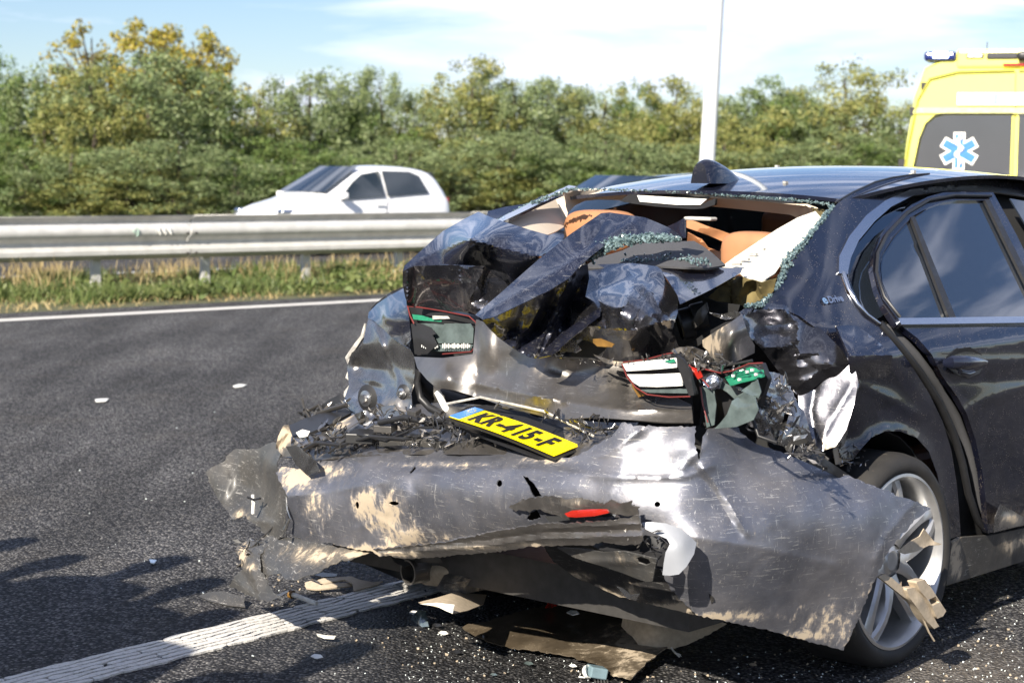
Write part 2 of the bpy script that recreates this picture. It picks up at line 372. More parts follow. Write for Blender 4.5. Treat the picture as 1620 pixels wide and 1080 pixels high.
# asphalt
def asphalt():
    q = N('coarse_asphalt'); geo = q.coord()
    cellc = q.voro(88, out='Color'); sep = q.n('ShaderNodeSeparateColor'); q.l(cellc, sep.inputs[0])
    d = q.voro(88)
    stone = q.ramp(sep.outputs[0], [(0, (.026, .026, .030)), (.4, (.070, .069, .073)), (.72, (.160, .156, .157)), (.93, (.235, .225, .218)), (1, (.32, .31, .29))])
    gap = q.ramp(d, [(.42, 1), (.70, .12)])
    c = q.mix(gap, (.012, .012, .013), stone)
    patch = q.ramp(q.noise(.55, 6, rough=.6), [(.3, .72), (.7, 1.22)])
    streak = q.ramp(q.noise(1.0, 5, vec=q.coord((3.0, .35, 1), (0, 0, math.radians(45)))), [(.38, .74), (.62, 1.22)])
    mm = q.n('ShaderNodeVectorMath'); mm.operation = 'MULTIPLY'; q.l(c, mm.inputs[0]); q.l(patch, mm.inputs[1])
    m2 = q.n('ShaderNodeVectorMath'); m2.operation = 'MULTIPLY'; q.l(mm.outputs[0], m2.inputs[0]); q.l(streak, m2.inputs[1])
    tan = q.ramp(q.noise(1.6, 5), [(.55, 0), (.75, .22)])
    c2 = q.mix(tan, m2.outputs[0], (.13, .112, .09))
    # sand spilled round the wheel
    sand = q.n('ShaderNodeVectorMath'); sand.operation = 'DISTANCE'; q.l(q.coord(), sand.inputs[0]); sand.inputs[1].default_value = (1.45, 5.55, 0)
    sm = q.math('MULTIPLY', q.ramp(q.math('ADD', sand.outputs['Value'], q.math('MULTIPLY', q.noise(2.6, 5), .9)), [(.35, 1), (1.0, 0)]) , q.ramp(q.voro(210), [(.2, .75), (.6, .25)]))
    c3 = q.mix(sm, c2, (.25, .215, .175))
    # wet patch under the wreck
    wd = q.n('ShaderNodeVectorMath'); wd.operation = 'DISTANCE'; q.l(q.coord((1, 1.0, 1)), wd.inputs[0]); wd.inputs[1].default_value = (-.05, 5.9, 0)
    wet = q.ramp(q.math('ADD', q.math('MULTIPLY', wd.outputs['Value'], .6), q.math('MULTIPLY', q.noise(2.2, 4), .45)), [(.48, .75), (.8, 0)])
    c4 = q.mix(wet, c3, q.mix(.72, c3, (.004, .004, .004)))
    q.set(Base_Color=c4, Roughness=q.math('SUBTRACT', .82, q.math('MULTIPLY', wet, .42)), Specular_IOR_Level=.22)
    q.bump(q.math('ADD', q.ramp(d, [(0, 1), (.65, 0)]), q.math('MULTIPLY', q.noise(420, 2), .3)), 1.0, .012)
    return q.m
M['asphalt'] = asphalt()
q = N('lane_paint'); q.set(Base_Color=q.mix(q.ramp(q.noise(70, 7, rough=.7), [(.50, 0), (.66, .6)]), (.62, .60, .56), (.2, .19, .17)), Roughness=.7); q.bump(q.noise(160, 3), .6, .005); M['line'] = q.m
q = N('verge_soil'); q.set(Base_Color=q.ramp(q.noise(6, 8), [(.3, (.05, .06, .02)), (.7, (.12, .11, .05))]), Roughness=.95); M['soil'] = q.m
def leafmat(name, c1, c2, c3, trans=.3):
    q = N(name); r = q.attr('rnd'); c = q.ramp(r, [(0, c1), (.5, c2), (1, c3)])
    cl = q.ramp(q.noise(.9, 3), [(.4, 0), (.7, .35)]); c = q.mix(cl, c, c3)
    q.set(Base_Color=c, Roughness=.5, Specular_IOR_Level=.35)
    tr = q.n('ShaderNodeBsdfTranslucent'); q.l(c, tr.inputs[0]); ms = q.n('ShaderNodeMixShader'); ms.inputs[0].default_value = trans
    q.l(q.b.outputs[0], ms.inputs[1]); q.l(tr.outputs[0], ms.inputs[2]); q.l(ms.outputs[0], q.t.nodes['Material Output'].inputs[0]); return q.m
M['leaf'] = leafmat('green_leaves', (.06, .115, .028), (.115, .18, .042), (.20, .25, .075))
M['leafgrey'] = leafmat('grey_green_leaves', (.095, .145, .055), (.17, .22, .088), (.28, .32, .15))
M['leafolive'] = leafmat('olive_leaves', (.085, .145, .028), (.16, .215, .044), (.27, .30, .08))
M['leafyellow'] = leafmat('yellow_autumn_leaves', (.17, .19, .035), (.33, .29, .05), (.45, .34, .06))
M['leafolive'] = leafmat('olive_leaves', (0.134, 0.168, 0.045), (0.224, 0.241, 0.067), (0.347, 0.325, 0.112))
M['grassm'] = leafmat('grass_blades', (.06, .095, .022), (.115, .16, .045), (.2, .22, .08))
M['dry'] = leafmat('dry_grass_blades', (.28, .2, .09), (.42, .32, .15), (.5, .40, .2))
M['bark'] = plain('bark', (.07, .055, .04), .9)

# ================================================================ THE GROUND
RD = math.radians(46.6); RDIR = np.array([math.sin(RD), math.cos(RD), 0]); RN = np.array([-math.cos(RD), math.sin(RD), 0])   # along the road / towards the far side
E0 = G(0, 507)     # a point on the far edge line
def along(s, n, z=0.): return E0+s*RDIR+n*RN+np.array([0, 0, z])
def strip(name, n0, n1, z, mat, s0=-60, s1=160, kind='structure', seg=1, **k):
    V = []; Fc = []
    for i in range(seg+1):
        s = s0+(s1-s0)*i/seg; V += [along(s, n0, z), along(s, n1, z)]
    for i in range(seg): Fc.append((2*i, 2*i+2, 2*i+3, 2*i+1))
    o = mesh_obj(name, V, Fc, mat); o['kind'] = kind; return o
g = mesh_obj('ground', [(-900, -300, -.03), (900, -300, -.03), (900, 1500, -.03), (-900, 1500, -.03)], [(0, 1, 2, 3)], M['soil']); g['kind'] = 'structure'
road = strip('road', -32, .75, 0, M['asphalt']); strip('verge', .75, 5.7, -.008, M['soil']).name = 'verge'
strip('far_road', 5.7, 21, 0, M['asphalt'])
e = mesh_obj('edge_line', [along(-60, -.13, .004), along(160, -.13, .004), along(160, .13, .004), along(-60, .13, .004)], [(0, 1, 2, 3)], M['line']); e['kind'] = 'structure'
e = mesh_obj('far_edge_line', [along(-60, 6.05, .004), along(160, 6.05, .004), along(160, 6.22, .004), along(-60, 6.22, .004)], [(0, 1, 2, 3)], M['line']); e['kind'] = 'structure'
# near lane line: six profiled rows of thick paint broken by a wandering dark gap
pa, pb = G(-160, 1100), G(640, 920); pc, pd = G(180, 1080), G(660, 945)
dl = (pb-pa)/np.linalg.norm(pb-pa); a0 = G(-250, 1121.); 
ln = MB(); rr = random.Random(3)
dl = G(650, 932)-G(60, 1080); dl /= np.linalg.norm(dl); nl = np.array([-dl[1], dl[0], 0]); c0 = G(60, 1080); rows = 7; WD = .225
SS = np.arange(-3.0, 3.45, .012); _r = np.random.default_rng(3)
def wander(seed):
    r = np.random.default_rng(seed); ph = r.uniform(0, 6, 4); n = np.cumsum(r.normal(0, .0011, len(SS))); n -= np.convolve(n, np.ones(25)/25, 'same')
    return .0035*np.sin(SS*47+ph[0])*np.sin(SS*9+ph[1])+.0025*np.sin(SS*23+ph[2])+n+r.normal(0, .0007, len(SS))
WB = [wander(50+i) for i in range(rows+1)]
for r_ in range(rows):
    b0 = -WD/2+WD*r_/rows+WB[r_]+.0048+.003*np.sin(SS*31+r_); b1 = -WD/2+WD*(r_+1)/rows+WB[r_+1]-.0048; i = 0
    while i < len(SS)-3:
        n = rr.randint(9, 60); j = min(i+n, len(SS)-1); bot = []; top = []
        for k in range(i, j+1):
            e_ = .45 if k in (i, j) else 1.0; mid = (b0[k]+b1[k])/2; x = SS[k]+(.0035 if k == i else -.0035 if k == j else 0)
            bot.append(c0+x*dl+nl*(mid+(b0[k]-mid)*e_)+np.array([0, 0, .0062])); top.append(c0+x*dl+nl*(mid+(b1[k]-mid)*e_)+np.array([0, 0, .0062]))
        k = len(top); V = bot+top; V += [p_-np.array([0, 0, .006]) for p_ in V]
        fc = [(t, t+1, k+t+1, k+t) for t in range(k-1)]+[(t+2*k, t+1+2*k, t+1, t) for t in range(k-1)]+[(k+t, k+t+1, 3*k+t+1, 3*k+t) for t in range(k-1)]+[(0, k, 3*k, 2*k), (k-1, 3*k-1, 4*k-1, 2*k-1)]
        ln.add(V, fc); i = j if rr.random() < .85 else j+1
o = ln.build('lane_line', M['line']); o['kind'] = 'structure'
# ================================================================ GUARD RAIL
R0 = G(324, 452); R1 = G(630, 440); gd = (R1-R0)/np.linalg.norm(R1-R0); gn = np.array([-gd[1], gd[0], 0])     # gn points to the far side
SP = float(np.linalg.norm(R1-R0))/2
def rp(s, n, z): return R0+s*gd+n*gn+np.array([0, 0, z])
wprof = [(.00, .34), (-.045, .365), (-.085, .40), (-.085, .445), (-.05, .475), (-.005, .50), (.0, .545), (-.02, .575), (-.085, .615), (-.10, .66), (-.085, .705), (-.04, .74), (.0, .755)]
rail = thing('guard_rail', 'galvanised steel guard rail running along the grassy central verge', 'guard rail', R0)
def beam(s0, s1, off, dz, flip=1):
    V = []; Fc = []; m = len(wprof)
    for s in (s0, s1):
        for n, z in wprof: V.append(rp(s, off+flip*n, z+dz))
    for i in range(m-1): Fc.append((i, i+1, m+i+1, m+i))
    o = mesh_obj('beam', V, Fc, M['galv'], rail, 40); solid(o, .006, 0); return o
k = 0
for i in range(-7, 9):
    s0 = i*3*SP-.3
    beam(s0, s0+3*SP-.015, -.10, .02); beam(s0+.4, s0+3*SP+.385, .38, .10, -1)
for i in range(-20, 27):
    s = i*SP
    b = MB().obox(rp(s, 0, .36), gd, gn, (0, 0, 1), .055, .032, .40); b.build('post', M['galv'], rail)
    MB().obox(rp(s, .14, .62), gd, gn, (0, 0, 1), .05, .19, .09).build('spacer', M['galv'], rail)
    if i % 3 == 0:
        bb = MB()
        for dx in (-.06, .06):
            for z in (.42, .66): bb.obox(rp(s-.3+dx, -.205, z), gd, gn, (0, 0, 1), .012, .012, .012)
        bb.build('bolt', M['steel'], rail)
# chalk marks sprayed on the beam
mk = MB(); s9 = -1.07
ring = [rp(s9+.035*math.cos(t), -.213, .70+.028*math.sin(t)) for t in np.linspace(0, 2*math.pi, 11)]+[rp(s9+.035, -.213, .66), rp(s9+.01, -.21, .635)]
mk.tube(ring, .007, 5); mk.build('sprayed_mark', plain('green_spray', (.45, .62, .52), .7), rail)
for j in range(3):
    MB().tube([rp(s9+.30+j*.075, -.212, .73), rp(s9+.33+j*.075, -.212, .65)], .009, 5).build('sprayed_mark', M['white'], rail)

# ================================================================ LAMP POST
lp = hit(1119, 250, ('d', 31.0)); lb = np.array([lp[0], lp[1], 0]); top = hit(1134, 0, ('d', 31.0)); d_ = (top-lp)/(top[2]-lp[2])
lb = lp-d_*lp[2]
lamp = thing('lamp_post', 'tall pale grey lamp post standing behind the roof of the wrecked car', 'lamp post', lb)
mpol = plain('pale_pole_paint', (.62, .64, .64), .5, .0, var=.03)
MB().tube([lb+d_*z for z in (0, 1.2, 1.21, 4, 7, 10)], [.16, .16, .13, .115, .10, .07], 20).build('pole', mpol, lamp, 50)
hd = lb+d_*10
MB().tube([hd, hd+np.array([-.3, 0, .25]), hd+np.array([-1.2, 0, .35])], [.045, .04, .035], 10).build('arm', mpol, lamp, 50)
bevel(MB().obox(hd+np.array([-1.5, 0, .36]), (1, 0, 0), (0, 1, 0), (0, 0, 1), .36, .14, .06).build('lamp_head', mpol, lamp), .04)

# ================================================================ GRASS ON THE VERGE
def blades(name, n, smin, smax, nmin, nmax, h0, h1, wd, mat, lean=.35, clump=0., seed=1, seedhead=False):
    r = np.random.default_rng(seed); s = r.uniform(smin, smax, n); q = r.uniform(nmin, nmax, n)
    if clump:
        cs = r.uniform(smin, smax, int(clump)); cq = r.uniform(nmin, nmax, int(clump)); i = r.integers(0, len(cs), n); s = cs[i]+r.normal(0, .22, n); q = np.clip(cq[i]+r.normal(0, .22, n), nmin, nmax)
    B = E0[None]+s[:, None]*RDIR+q[:, None]*RN; h = r.uniform(h0, h1, n); a = r.uniform(0, 2*math.pi, n); ln_ = r.normal(0, lean, (n, 2))*h[:, None]
    wv = np.stack([np.cos(a), np.sin(a), 0*a], 1)*wd; up = np.stack([0*h, 0*h, h], 1); le = np.stack([ln_[:, 0], ln_[:, 1], 0*h], 1)
    V = np.stack([B-wv, B+wv, B+up*.55+le*.35+wv*.8, B+up*.55+le*.35-wv*.8, B+up+le], 1).reshape(-1, 3)
    if seedhead: V = np.stack([B-wv, B+wv, B+up*.6+le*.4+wv*.6, B+up*.6+le*.4-wv*.6, B+up+le], 1).reshape(-1, 3)
    i = np.arange(n)*5; F4 = np.stack([i, i+1, i+2, i+3], 1); F3 = np.stack([i+3, i+2, i+4], 1)
    me = bpy.data.meshes.new(name); me.from_pydata(V.tolist(), [], F4.tolist()+F3.tolist()); me.materials.append(mat)
    at = me.attributes.new('rnd', 'FLOAT', 'POINT'); at.data.foreach_set('value', np.repeat(r.uniform(0, 1, n), 5).astype(np.float32))
    o = bpy.data.objects.new(name, me); COL.objects.link(o); o['kind'] = 'stuff'; return o
blades('grass', 26000, -6, 14, 1.2, 5.4, .03, .10, .006, M['grassm'], .5, 500, seed=2)
blades('dry_grass', 9000, -6, 14, .8, 5.4, .02, .08, .006, M['dry'], .8, seed=9)
blades('grass', 14000, -6, 14, 1.4, 5.2, .08, .22, .009, M['grassm'], .6, 60, seed=5)
blades('dry_grass', 900, -6, 14, 2.4, 5.3, .2, .55, .006, M['dry'], .3, 20, seed=3)
blades('dry_grass', 1900, 2.5, 12, 1.8, 5.3, .1, .36, .006, M['dry'], .3, 50, seed=4)
# low broad-leaved weeds at the road side
def weed(name, base, R, n, size, mat, seed, h=.2):
    r = np.random.default_rng(seed); c = r.normal(0, 1, (n, 3))*np.array([R*.5, R*.5, h*.4]); c[:, 2] = np.abs(c[:, 2])+.03
    return leafcloud(name, np.array(base)+c, size, mat, r)
def leafcloud(name, Cn, size, mat, r, up=.35, loc=(0, 0, 0), asmesh=False, outw=None):
    n = len(Cn); nm = r.normal(0, 1, (n, 3)); nm[:, 2] += up
    if outw is not None: nm = nm*.55+outw*1.15
    nm /= np.linalg.norm(nm, axis=1)[:, None]
    t = np.cross(nm, r.normal(0, 1, (n, 3))); t /= np.linalg.norm(t, axis=1)[:, None]+1e-9; b = np.cross(nm, t); s = (size*r.uniform(.6, 1.35, n))[:, None]
    V = np.stack([Cn-t*s, Cn+b*s*.55+nm*s*.12, Cn+t*s, Cn-b*s*.55+nm*s*.12], 1).reshape(-1, 3)-np.array(loc)
    i = np.arange(n)*4; Q = np.stack([i, i+1, i+2, i+3], 1)
    me = bpy.data.meshes.new(name); me.vertices.add(len(V)); me.vertices.foreach_set('co', V.ravel().astype(np.float32)); me.loops.add(n*4); me.loops.foreach_set('vertex_index', Q.ravel().astype(np.int32))
    me.polygons.add(n); me.polygons.foreach_set('loop_start', (np.arange(n)*4).astype(np.int32)); me.update(calc_edges=True); me.validate()
    me.materials.append(mat); at = me.attributes.new('rnd', 'FLOAT', 'POINT'); at.data.foreach_set('value', np.repeat(r.uniform(0, 1, n), 4).astype(np.float32))
    if asmesh: return me
    o = bpy.data.objects.new(name, me); COL.objects.link(o); o.location = loc; return o
C_ = []
r = np.random.default_rng(11)
for i in range(80):
    b = along(r.uniform(-3, 11), r.uniform(1.2, 3.4)); n = 70
    c = r.normal(0, 1, (n, 3))*np.array([.16, .16, .07]); c[:, 2] = np.abs(c[:, 2])+.03; C_.append(b+c)
o = leafcloud('weeds', np.vstack(C_), .045, M['grassm'], r, 1.0); o['kind'] = 'stuff'

# ================================================================ TREES
def treemesh(seed, W, H, mat, n=6500, clumps=95, ls=.075, zlo=.0, ragged=1.0, sparse=False):
    r = np.random.default_rng(seed)
    # several leaders give the crown an uneven outline
    nl_ = r.integers(4, 7); lead = [(r.uniform(-W*.32, W*.32), r.uniform(-W*.3, W*.3), r.uniform(.70, .97)*H, r.uniform(.28, .42)*W) for _ in range(nl_)]
    lead[0] = (r.uniform(-W*.12, W*.12), 0, H, W*.3)
    cs = []
    while len(cs) < clumps:
        lx, ly, lh, lw = lead[r.integers(0, nl_)]; t = r.uniform(zlo, 1)**.72
        rad = lw*(1.25*math.sqrt(max(0, 1-t**4))*(.75+.5*min(1, t*3))+.12); a = r.uniform(0, 2*math.pi); q = rad*math.sqrt(r.uniform(.25, 1))
        cs.append((lx+q*math.cos(a), ly+q*math.sin(a), t*lh, r.uniform(.14, .30)*(.8+.4*ragged)))
    cs = np.array(cs); i = r.integers(0, len(cs), n); d = r.normal(0, 1, (n, 3)); d /= np.linalg.norm(d, axis=1)[:, None]
    sc_ = cs[i, 3]*W/3.2*(r.uniform(0, 1, n)**.45)
    P = cs[i, :3]+d*sc_[:, None]*np.array([1.15, 1.15, 1.0]); P[:, 2] = np.abs(P[:, 2])
    me = leafcloud('crown', P, ls, mat, r, .4, asmesh=True, outw=d)
    tb = MB(); tb.tube([(0, 0, 0), (.03*W, .02, H*.3), (0, .04, H*.6), (lead[0][0]*.8, 0, H*.9)], [.04*W*.8, .03*W*.8, .02*W*.8, .006*W], 8)
    for lx, ly, lh, lw in lead[1:]:
        tb.tube([(.01, .01, H*.15), (lx*.5, ly*.5, lh*.45), (lx, ly, lh*.9)], [.02*W, .013*W, .003*W], 6)
    if sparse:
        for c in cs[::3]: tb.tube([(lead[0][0]*.3, 0, max(.3, c[2]*.72)), (c[0]*.6, c[1]*.6, c[2]*.88), tuple(c[:3])], [.012*W, .008*W, .003*W], 5)
    tm = bpy.data.meshes.new('trunk'); tm.from_pydata([list(v) for v in tb.v], [], tb.f); tm.materials.append(M['bark'])
    return me, tm
PROT = {}
for kx, (mt, sd) in {'g1': ('leaf', 21), 'g2': ('leafgrey', 22), 'g3': ('leafolive', 23), 'g4': ('leaf', 24), 'g5': ('leafgrey', 25), 'g6': ('leafolive', 26)}.items():
    PROT[kx] = treemesh(sd, 4.0, 5.0, M[mt], n=17000, clumps=210, ls=.055)
PROT['y'] = treemesh(31, 3.6, 7.5, M['leafyellow'], n=5200, clumps=120, zlo=.45, ls=.085, sparse=True)
def tree(name, label, cat, px, topy, dist, width, proto, rot=0., group=None):
    D = rays([(px, topy)])[0]; t = dist/D[1]; tp = O+t*D; H = tp[2]; base = (tp[0], tp[1], 0)
    me, tm = PROT[proto]; W = 3.6 if proto == 'y' else 4.0; HH = 7.5 if proto == 'y' else 5.0
    o = bpy.data.objects.new(name, None); COL.objects.link(o); o.location = base; o.rotation_euler = (0, 0, rot); wm = width/F*dist
    o.scale = (wm/W, wm/W, H/HH); o['label'] = label; o['category'] = cat
    if group: o['group'] = group
    for nm, m_ in (('crown', me), ('trunk', tm)):
        c = bpy.data.objects.new(nm, m_); COL.objects.link(c); c.parent = o
    return o
TG = 'roadside trees beyond the far carriageway'
TR = [  # px, top y, distance, width px, proto, label
 (-20, 78, 50, 150, 'g1', 'dark green tree cut by the left edge of the picture'),
 (72, 100, 50, 190, 'g2', 'broad grey-green tree left of the yellow-topped tree'),
 (150, 112, 48, 190, 'g3', 'yellowish green bush below the yellow poplar at the far left'),
 (232, 84, 50, 230, 'g5', 'tall grey-green tree right in front of the yellow poplar'),
 (328, 112, 52, 170, 'g4', 'dark green tree between the yellow poplar and the white car'),
 (405, 142, 55, 150, 'g6', 'olive tree just left of and above the white hatchback'),
 (488, 106, 56, 190, 'g2', 'pale rounded tree directly above the white hatchback'),
 (556, 142, 58, 150, 'g1', 'darker tree above the tail of the white hatchback'),
 (606, 112, 58, 110, 'g5', 'narrow grey tree at the left side of the dip in the treeline'),
 (676, 196, 58, 110, 'g6', 'low tree filling the dip in the treeline'),
 (748, 98, 60, 190, 'g3', 'light olive tree right of the dip in the treeline'),
 (815, 108, 60, 150, 'g2', 'tree with a tall pointed top above the torn boot lid'),
 (884, 130, 62, 160, 'g5', 'grey-green tree above the left end of the car roof'),
 (950, 140, 62, 150, 'g6', 'olive round tree above the left half of the car roof'),
 (1003, 132, 64, 110, 'g1', 'small pointed tree left of the lamp post'),
 (1065, 128, 64, 170, 'g3', 'tree immediately left of the lamp post'),
 (1150, 138, 66, 150, 'g2', 'tree immediately right of the lamp post'),
 (1208, 124, 66, 140, 'g4', 'dark tree between the lamp post and the tallest right-hand tree'),
 (1262, 142, 66, 150, 'g5', 'pale bushy tree left of the tallest right-hand tree'),
 (1345, 103, 64, 230, 'g6', 'tallest tree on the right beside the yellow ambulance'),
 (1425, 160, 62, 150, 'g2', 'lower tree touching the edge of the yellow ambulance'),
 (1500, 150, 66, 190, 'g1', 'tree hidden behind the yellow ambulance'),
]
TR += [(-170, 95, 49, 200, 'g4', 'first tree past the left edge of the picture'), (-330, 110, 48, 200, 'g2', 'second tree past the left edge of the picture'), (-490, 100, 47, 200, 'g6', 'third tree past the left edge of the picture'), (1640, 130, 66, 200, 'g5', 'first tree past the right edge of the picture'), (1790, 140, 68, 200, 'g3', 'second tree past the right edge of the picture')]
for i, (px, ty, ds, wd, pr, lb_) in enumerate(TR):
    if i == 21: continue
    tree('tree', lb_, 'tree', px, ty, ds, wd*1.08, pr, i*1.7, TG)
YT = 'yellow autumn poplars rising behind the hedge'
tree('poplar_tree', 'yellow autumn poplar with bright top rising behind the left trees, right one', 'tree', 305, 36, 62, 150, 'y', .4, YT)
tree('poplar_tree', 'tallest yellow-orange poplar in the middle of the yellow group', 'tree', 240, 22, 63, 150, 'y', 2.1, YT)
tree('poplar_tree', 'thin yellow poplar at the left of the yellow group', 'tree', 145, 30, 62, 160, 'y', 3.7, YT)
# lower shrubs filling the foot of the hedge
SH = 'shrubs at the foot of the treeline'
for i, (px, ty, ds, wd, pr) in enumerate([(20, 190, 47, 170, 'g1'), (110, 205, 46, 180, 'g2'), (200, 230, 46, 190, 'g3'), (285, 200, 46, 180, 'g5'), (370, 225, 49, 170, 'g4'), (450, 195, 51, 170, 'g1'), (540, 222, 52, 170, 'g5'), (625, 190, 53, 160, 'g2'), (715, 215, 55, 170, 'g6'), (790, 185, 56, 170, 'g5'), (870, 205, 57, 170, 'g1'), (960, 185, 58, 170, 'g2'), (1050, 205, 59, 180, 'g5'), (1140, 190, 60, 180, 'g3'), (1230, 205, 60, 180, 'g2'), (1320, 190, 60, 180, 'g5'), (1410, 205, 59, 170, 'g1')]):
    where = ['below the dark tree at the left edge', 'second from the left edge, under the grey-green tree', 'under the yellow poplars, above the sprayed marks', 'just left of the white car bonnet', 'behind the white car bonnet', 'behind the white car windscreen', 'behind the white car roof', 'behind the white car tailgate', 'right of the white car', 'above the torn left corner of the boot lid', 'above the open rear window, left part', 'above the middle of the rear window', 'left of the lamp post foot', 'right of the lamp post foot', 'behind the roof, midway from lamp post to ambulance', 'second shrub left of the ambulance', 'right against the ambulance'][i]
    tree('shrub', 'low leafy shrub '+where, 'shrub', px, ty+25, ds, wd*1.3, pr, i*2.3+1, SH)
# distant wood closing the gaps
r = np.random.default_rng(77); P = []
for i in range(60):
    px = -120+i*31; c = hit(px, 205+r.uniform(-12, 12), ('d', 84.)); n = 420; q = r.normal(0, 1, (n, 3)); q /= np.linalg.norm(q, axis=1)[:, None]
    P.append(np.array([c[0], 84, c[2]*.52])+q*np.array([1.1, 1.2, c[2]*.52])*(r.uniform(0, 1, (n, 1))**.4))
o = leafcloud('distant_wood', np.vstack(P), .13, M['leaf'], r); o['kind'] = 'stuff'

# ================================================================ OTHER VEHICLES
def loft(stations, mirror=True):
    """stations: (x, [(halfwidth, z), ...]) from sill up to the roof centre; returns verts/faces of both sides"""
    V = []; Fc = []; m = len(stations[0][1])
    for x, sec in stations:
        for hw, z in sec: V.append((x, hw, z))
        for hw, z in sec: V.append((x, -hw, z))
    st = 2*m
    for i in range(len(stations)-1):
        for j in range(m-1):
            a = i*st+j; Fc.append((a, a+1, a+1+st, a+st)); b = i*st+m+j; Fc.append((b+st, b+st+1, b+1, b))
        Fc.append((i*st, i*st+st, i*st+st+m, i*st+m))
        Fc.append((i*st+m-1, i*st+2*m-1, i*st+st+2*m-1, i*st+st+m-1))
    for i in (0, len(stations)-1):
        f = [i*st+j for j in range(m)]+[i*st+m+j for j in range(m-1, -1, -1)]; Fc.append(tuple(f if i else f[::-1]))
    return V, Fc
def xf(V, pos, head):   # local x forward -> heading angle (direction vector), y left
    h = np.array(head, float); h /= np.linalg.norm(h); lft = np.array([-h[1], h[0], 0])
    return [np.array(pos)+v[0]*h+v[1]*lft+np.array([0, 0, v[2]]) for v in V]
def small_car(tname, label, pos, head, paint, group=None, tail_light=True):
    """front at +x. 3.6 m hatchback"""
    T = thing(tname, label, 'car', pos, group)
    S = []
    # x, sill, belt half width, belt z, shoulder, top half width, top z
    for x, hwb, zb, hwt, zt in [(1.80, .60, .52, .40, .60), (1.72, .70, .66, .55, .74), (1.50, .78, .76, .66, .84), (1.10, .81, .84, .70, .93), (.82, .82, .90, .66, 1.00), (.25, .82, .93, .58, 1.36), (.0, .82, .94, .585, 1.44), (-.5, .82, .95, .59, 1.485), (-1.0, .82, .97, .585, 1.47), (-1.42, .815, .99, .56, 1.42), (-1.58, .80, 1.0, .55, 1.34), (-1.70, .78, .98, .60, 1.08), (-1.77, .74, .80, .55, .86), (-1.78, .68, .45, .5, .6)]:
        lo_ = .26 if abs(x) < 1.6 else .34
        S.append((x, [(hwb*.93, lo_), (hwb, lo_+.12), (hwb+.005, (lo_+zb)/2), (hwb, zb), (hwt+(hwb-hwt)*.08, zt-.05), (hwt*.82, zt), (0.001, zt+.02)]))
    V, Fc = loft(S); b = mesh_obj('body', xf(V, pos, head), Fc, paint, T, 50)
    sb = b.modifiers.new('smooth', 'SUBSURF'); sb.levels = 1; sb.render_levels = 1
    lb2 = under(b, T)
    def side_pt(x, f, sgn, out=.012):     # f 0 at belt .. 1 at roof edge
        xs = [s[0] for s in S]; xs_ = xs[::-1]
        def ip(idx, c): return float(np.interp(x, xs_, [s[1][idx][c] for s in S][::-1]))
        y0, z0, y1, z1 = ip(3, 0), ip(3, 1), ip(4, 0), ip(4, 1); return (x, sgn*(y0+(y1-y0)*f+out), z0+(z1-z0)*f)
    def wpatch(nm, pts, mat):
        o = mesh_obj(nm, xf(pts, pos, head), [tuple(range(len(pts)))], mat, T); solid(o, .01, 0); return o
    for sg in (1, -1):
        wpatch('side_window', [side_pt(.62, .08, sg), side_pt(.25, .74, sg), side_pt(.05, .92, sg), side_pt(-.32, .95, sg), side_pt(-.32, .06, sg)], M['farglass'])
        wpatch('side_window', [side_pt(-.38, .06, sg), side_pt(-.38, .95, sg), side_pt(-.95, .93, sg), side_pt(-1.15, .80, sg), side_pt(-1.25, .12, sg)], M['farglass'])
        # door seam, handle, mirror
        MB().tube(xf([side_pt(-.35, 0, sg, .004), (-.35, sg*.83, .55), (-.33, sg*.80, .34)], pos, head), .004, 4).build('door_seam', M['black'], T)
        MB().obox(xf([(-.2, sg*.842, .84)], pos, head)[0], head, (0, 0, 1), np.cross(head, (0, 0, 1)), .08, .012, .012).build('door_handle', paint, T)
        bevel(MB().obox(xf([(.60, sg*.93, .99)], pos, head)[0], head, (0, 0, 1), np.cross(head, (0, 0, 1)), .06, .055, .08).build('wing_mirror', paint, T), .03, 3)
        bevel(MB().obox(xf([(1.50, sg*.655, .70)], pos, head)[0], head, (0, 0, 1), np.cross(head, (0, 0, 1)), .17, .07, .09).build('headlight', M['chrome'], T), .04, 3)
        bevel(MB().obox(xf([(-1.72, sg*.66, .84)], pos, head)[0], head, (0, 0, 1), np.cross(head, (0, 0, 1)), .04, .11, .07).build('tail_light', M['reflector'], T), .02)
        MB().obox(xf([(.95, sg*.828, .62)], pos, head)[0], head, (0, 0, 1), np.cross(head, (0, 0, 1)), .03, .012, .008).build('side_indicator', plain('orange_indicator', (.8, .25, .03), .3), T)
        for wx in (1.17, -1.2):
            c = xf([(wx, sg*.70, .29)], pos, head)[0]; ax = np.array([-head[1], head[0], 0])*sg
            v, f_ = lathe([(.0, .04), (.17, .06), (.20, .085), (.285, .085), (.29, .04), (.29, -.08), (.0, -.08)], c, ax, 28); o = mesh_obj('wheel', v, f_, M['rubber'], T, 40)
            v, f_ = lathe([(.0, .095), (.05, .10), (.17, .088), (.19, .10), (.195, .08), (.0, .07)], c, ax, 28); mesh_obj('rim', v, f_, M['alloy'], under(o, T), 40)
            v, f_ = lathe([(.0, .06), (.335, .06), (.335, .115), (.0, .115)], c+np.array([0, 0, .02]), ax, 28); mesh_obj('wheel_arch', v, f_, M['black'], T, 40) if False else None
    for sx_ in (-.33, .33):
        bevel(MB().obox(xf([(-.15, sx_, .95)], pos, head)[0], head, (0, 0, 1), np.cross(head, (0, 0, 1)), .07, .30, .20).build('seat', M['grey'], T), .05)
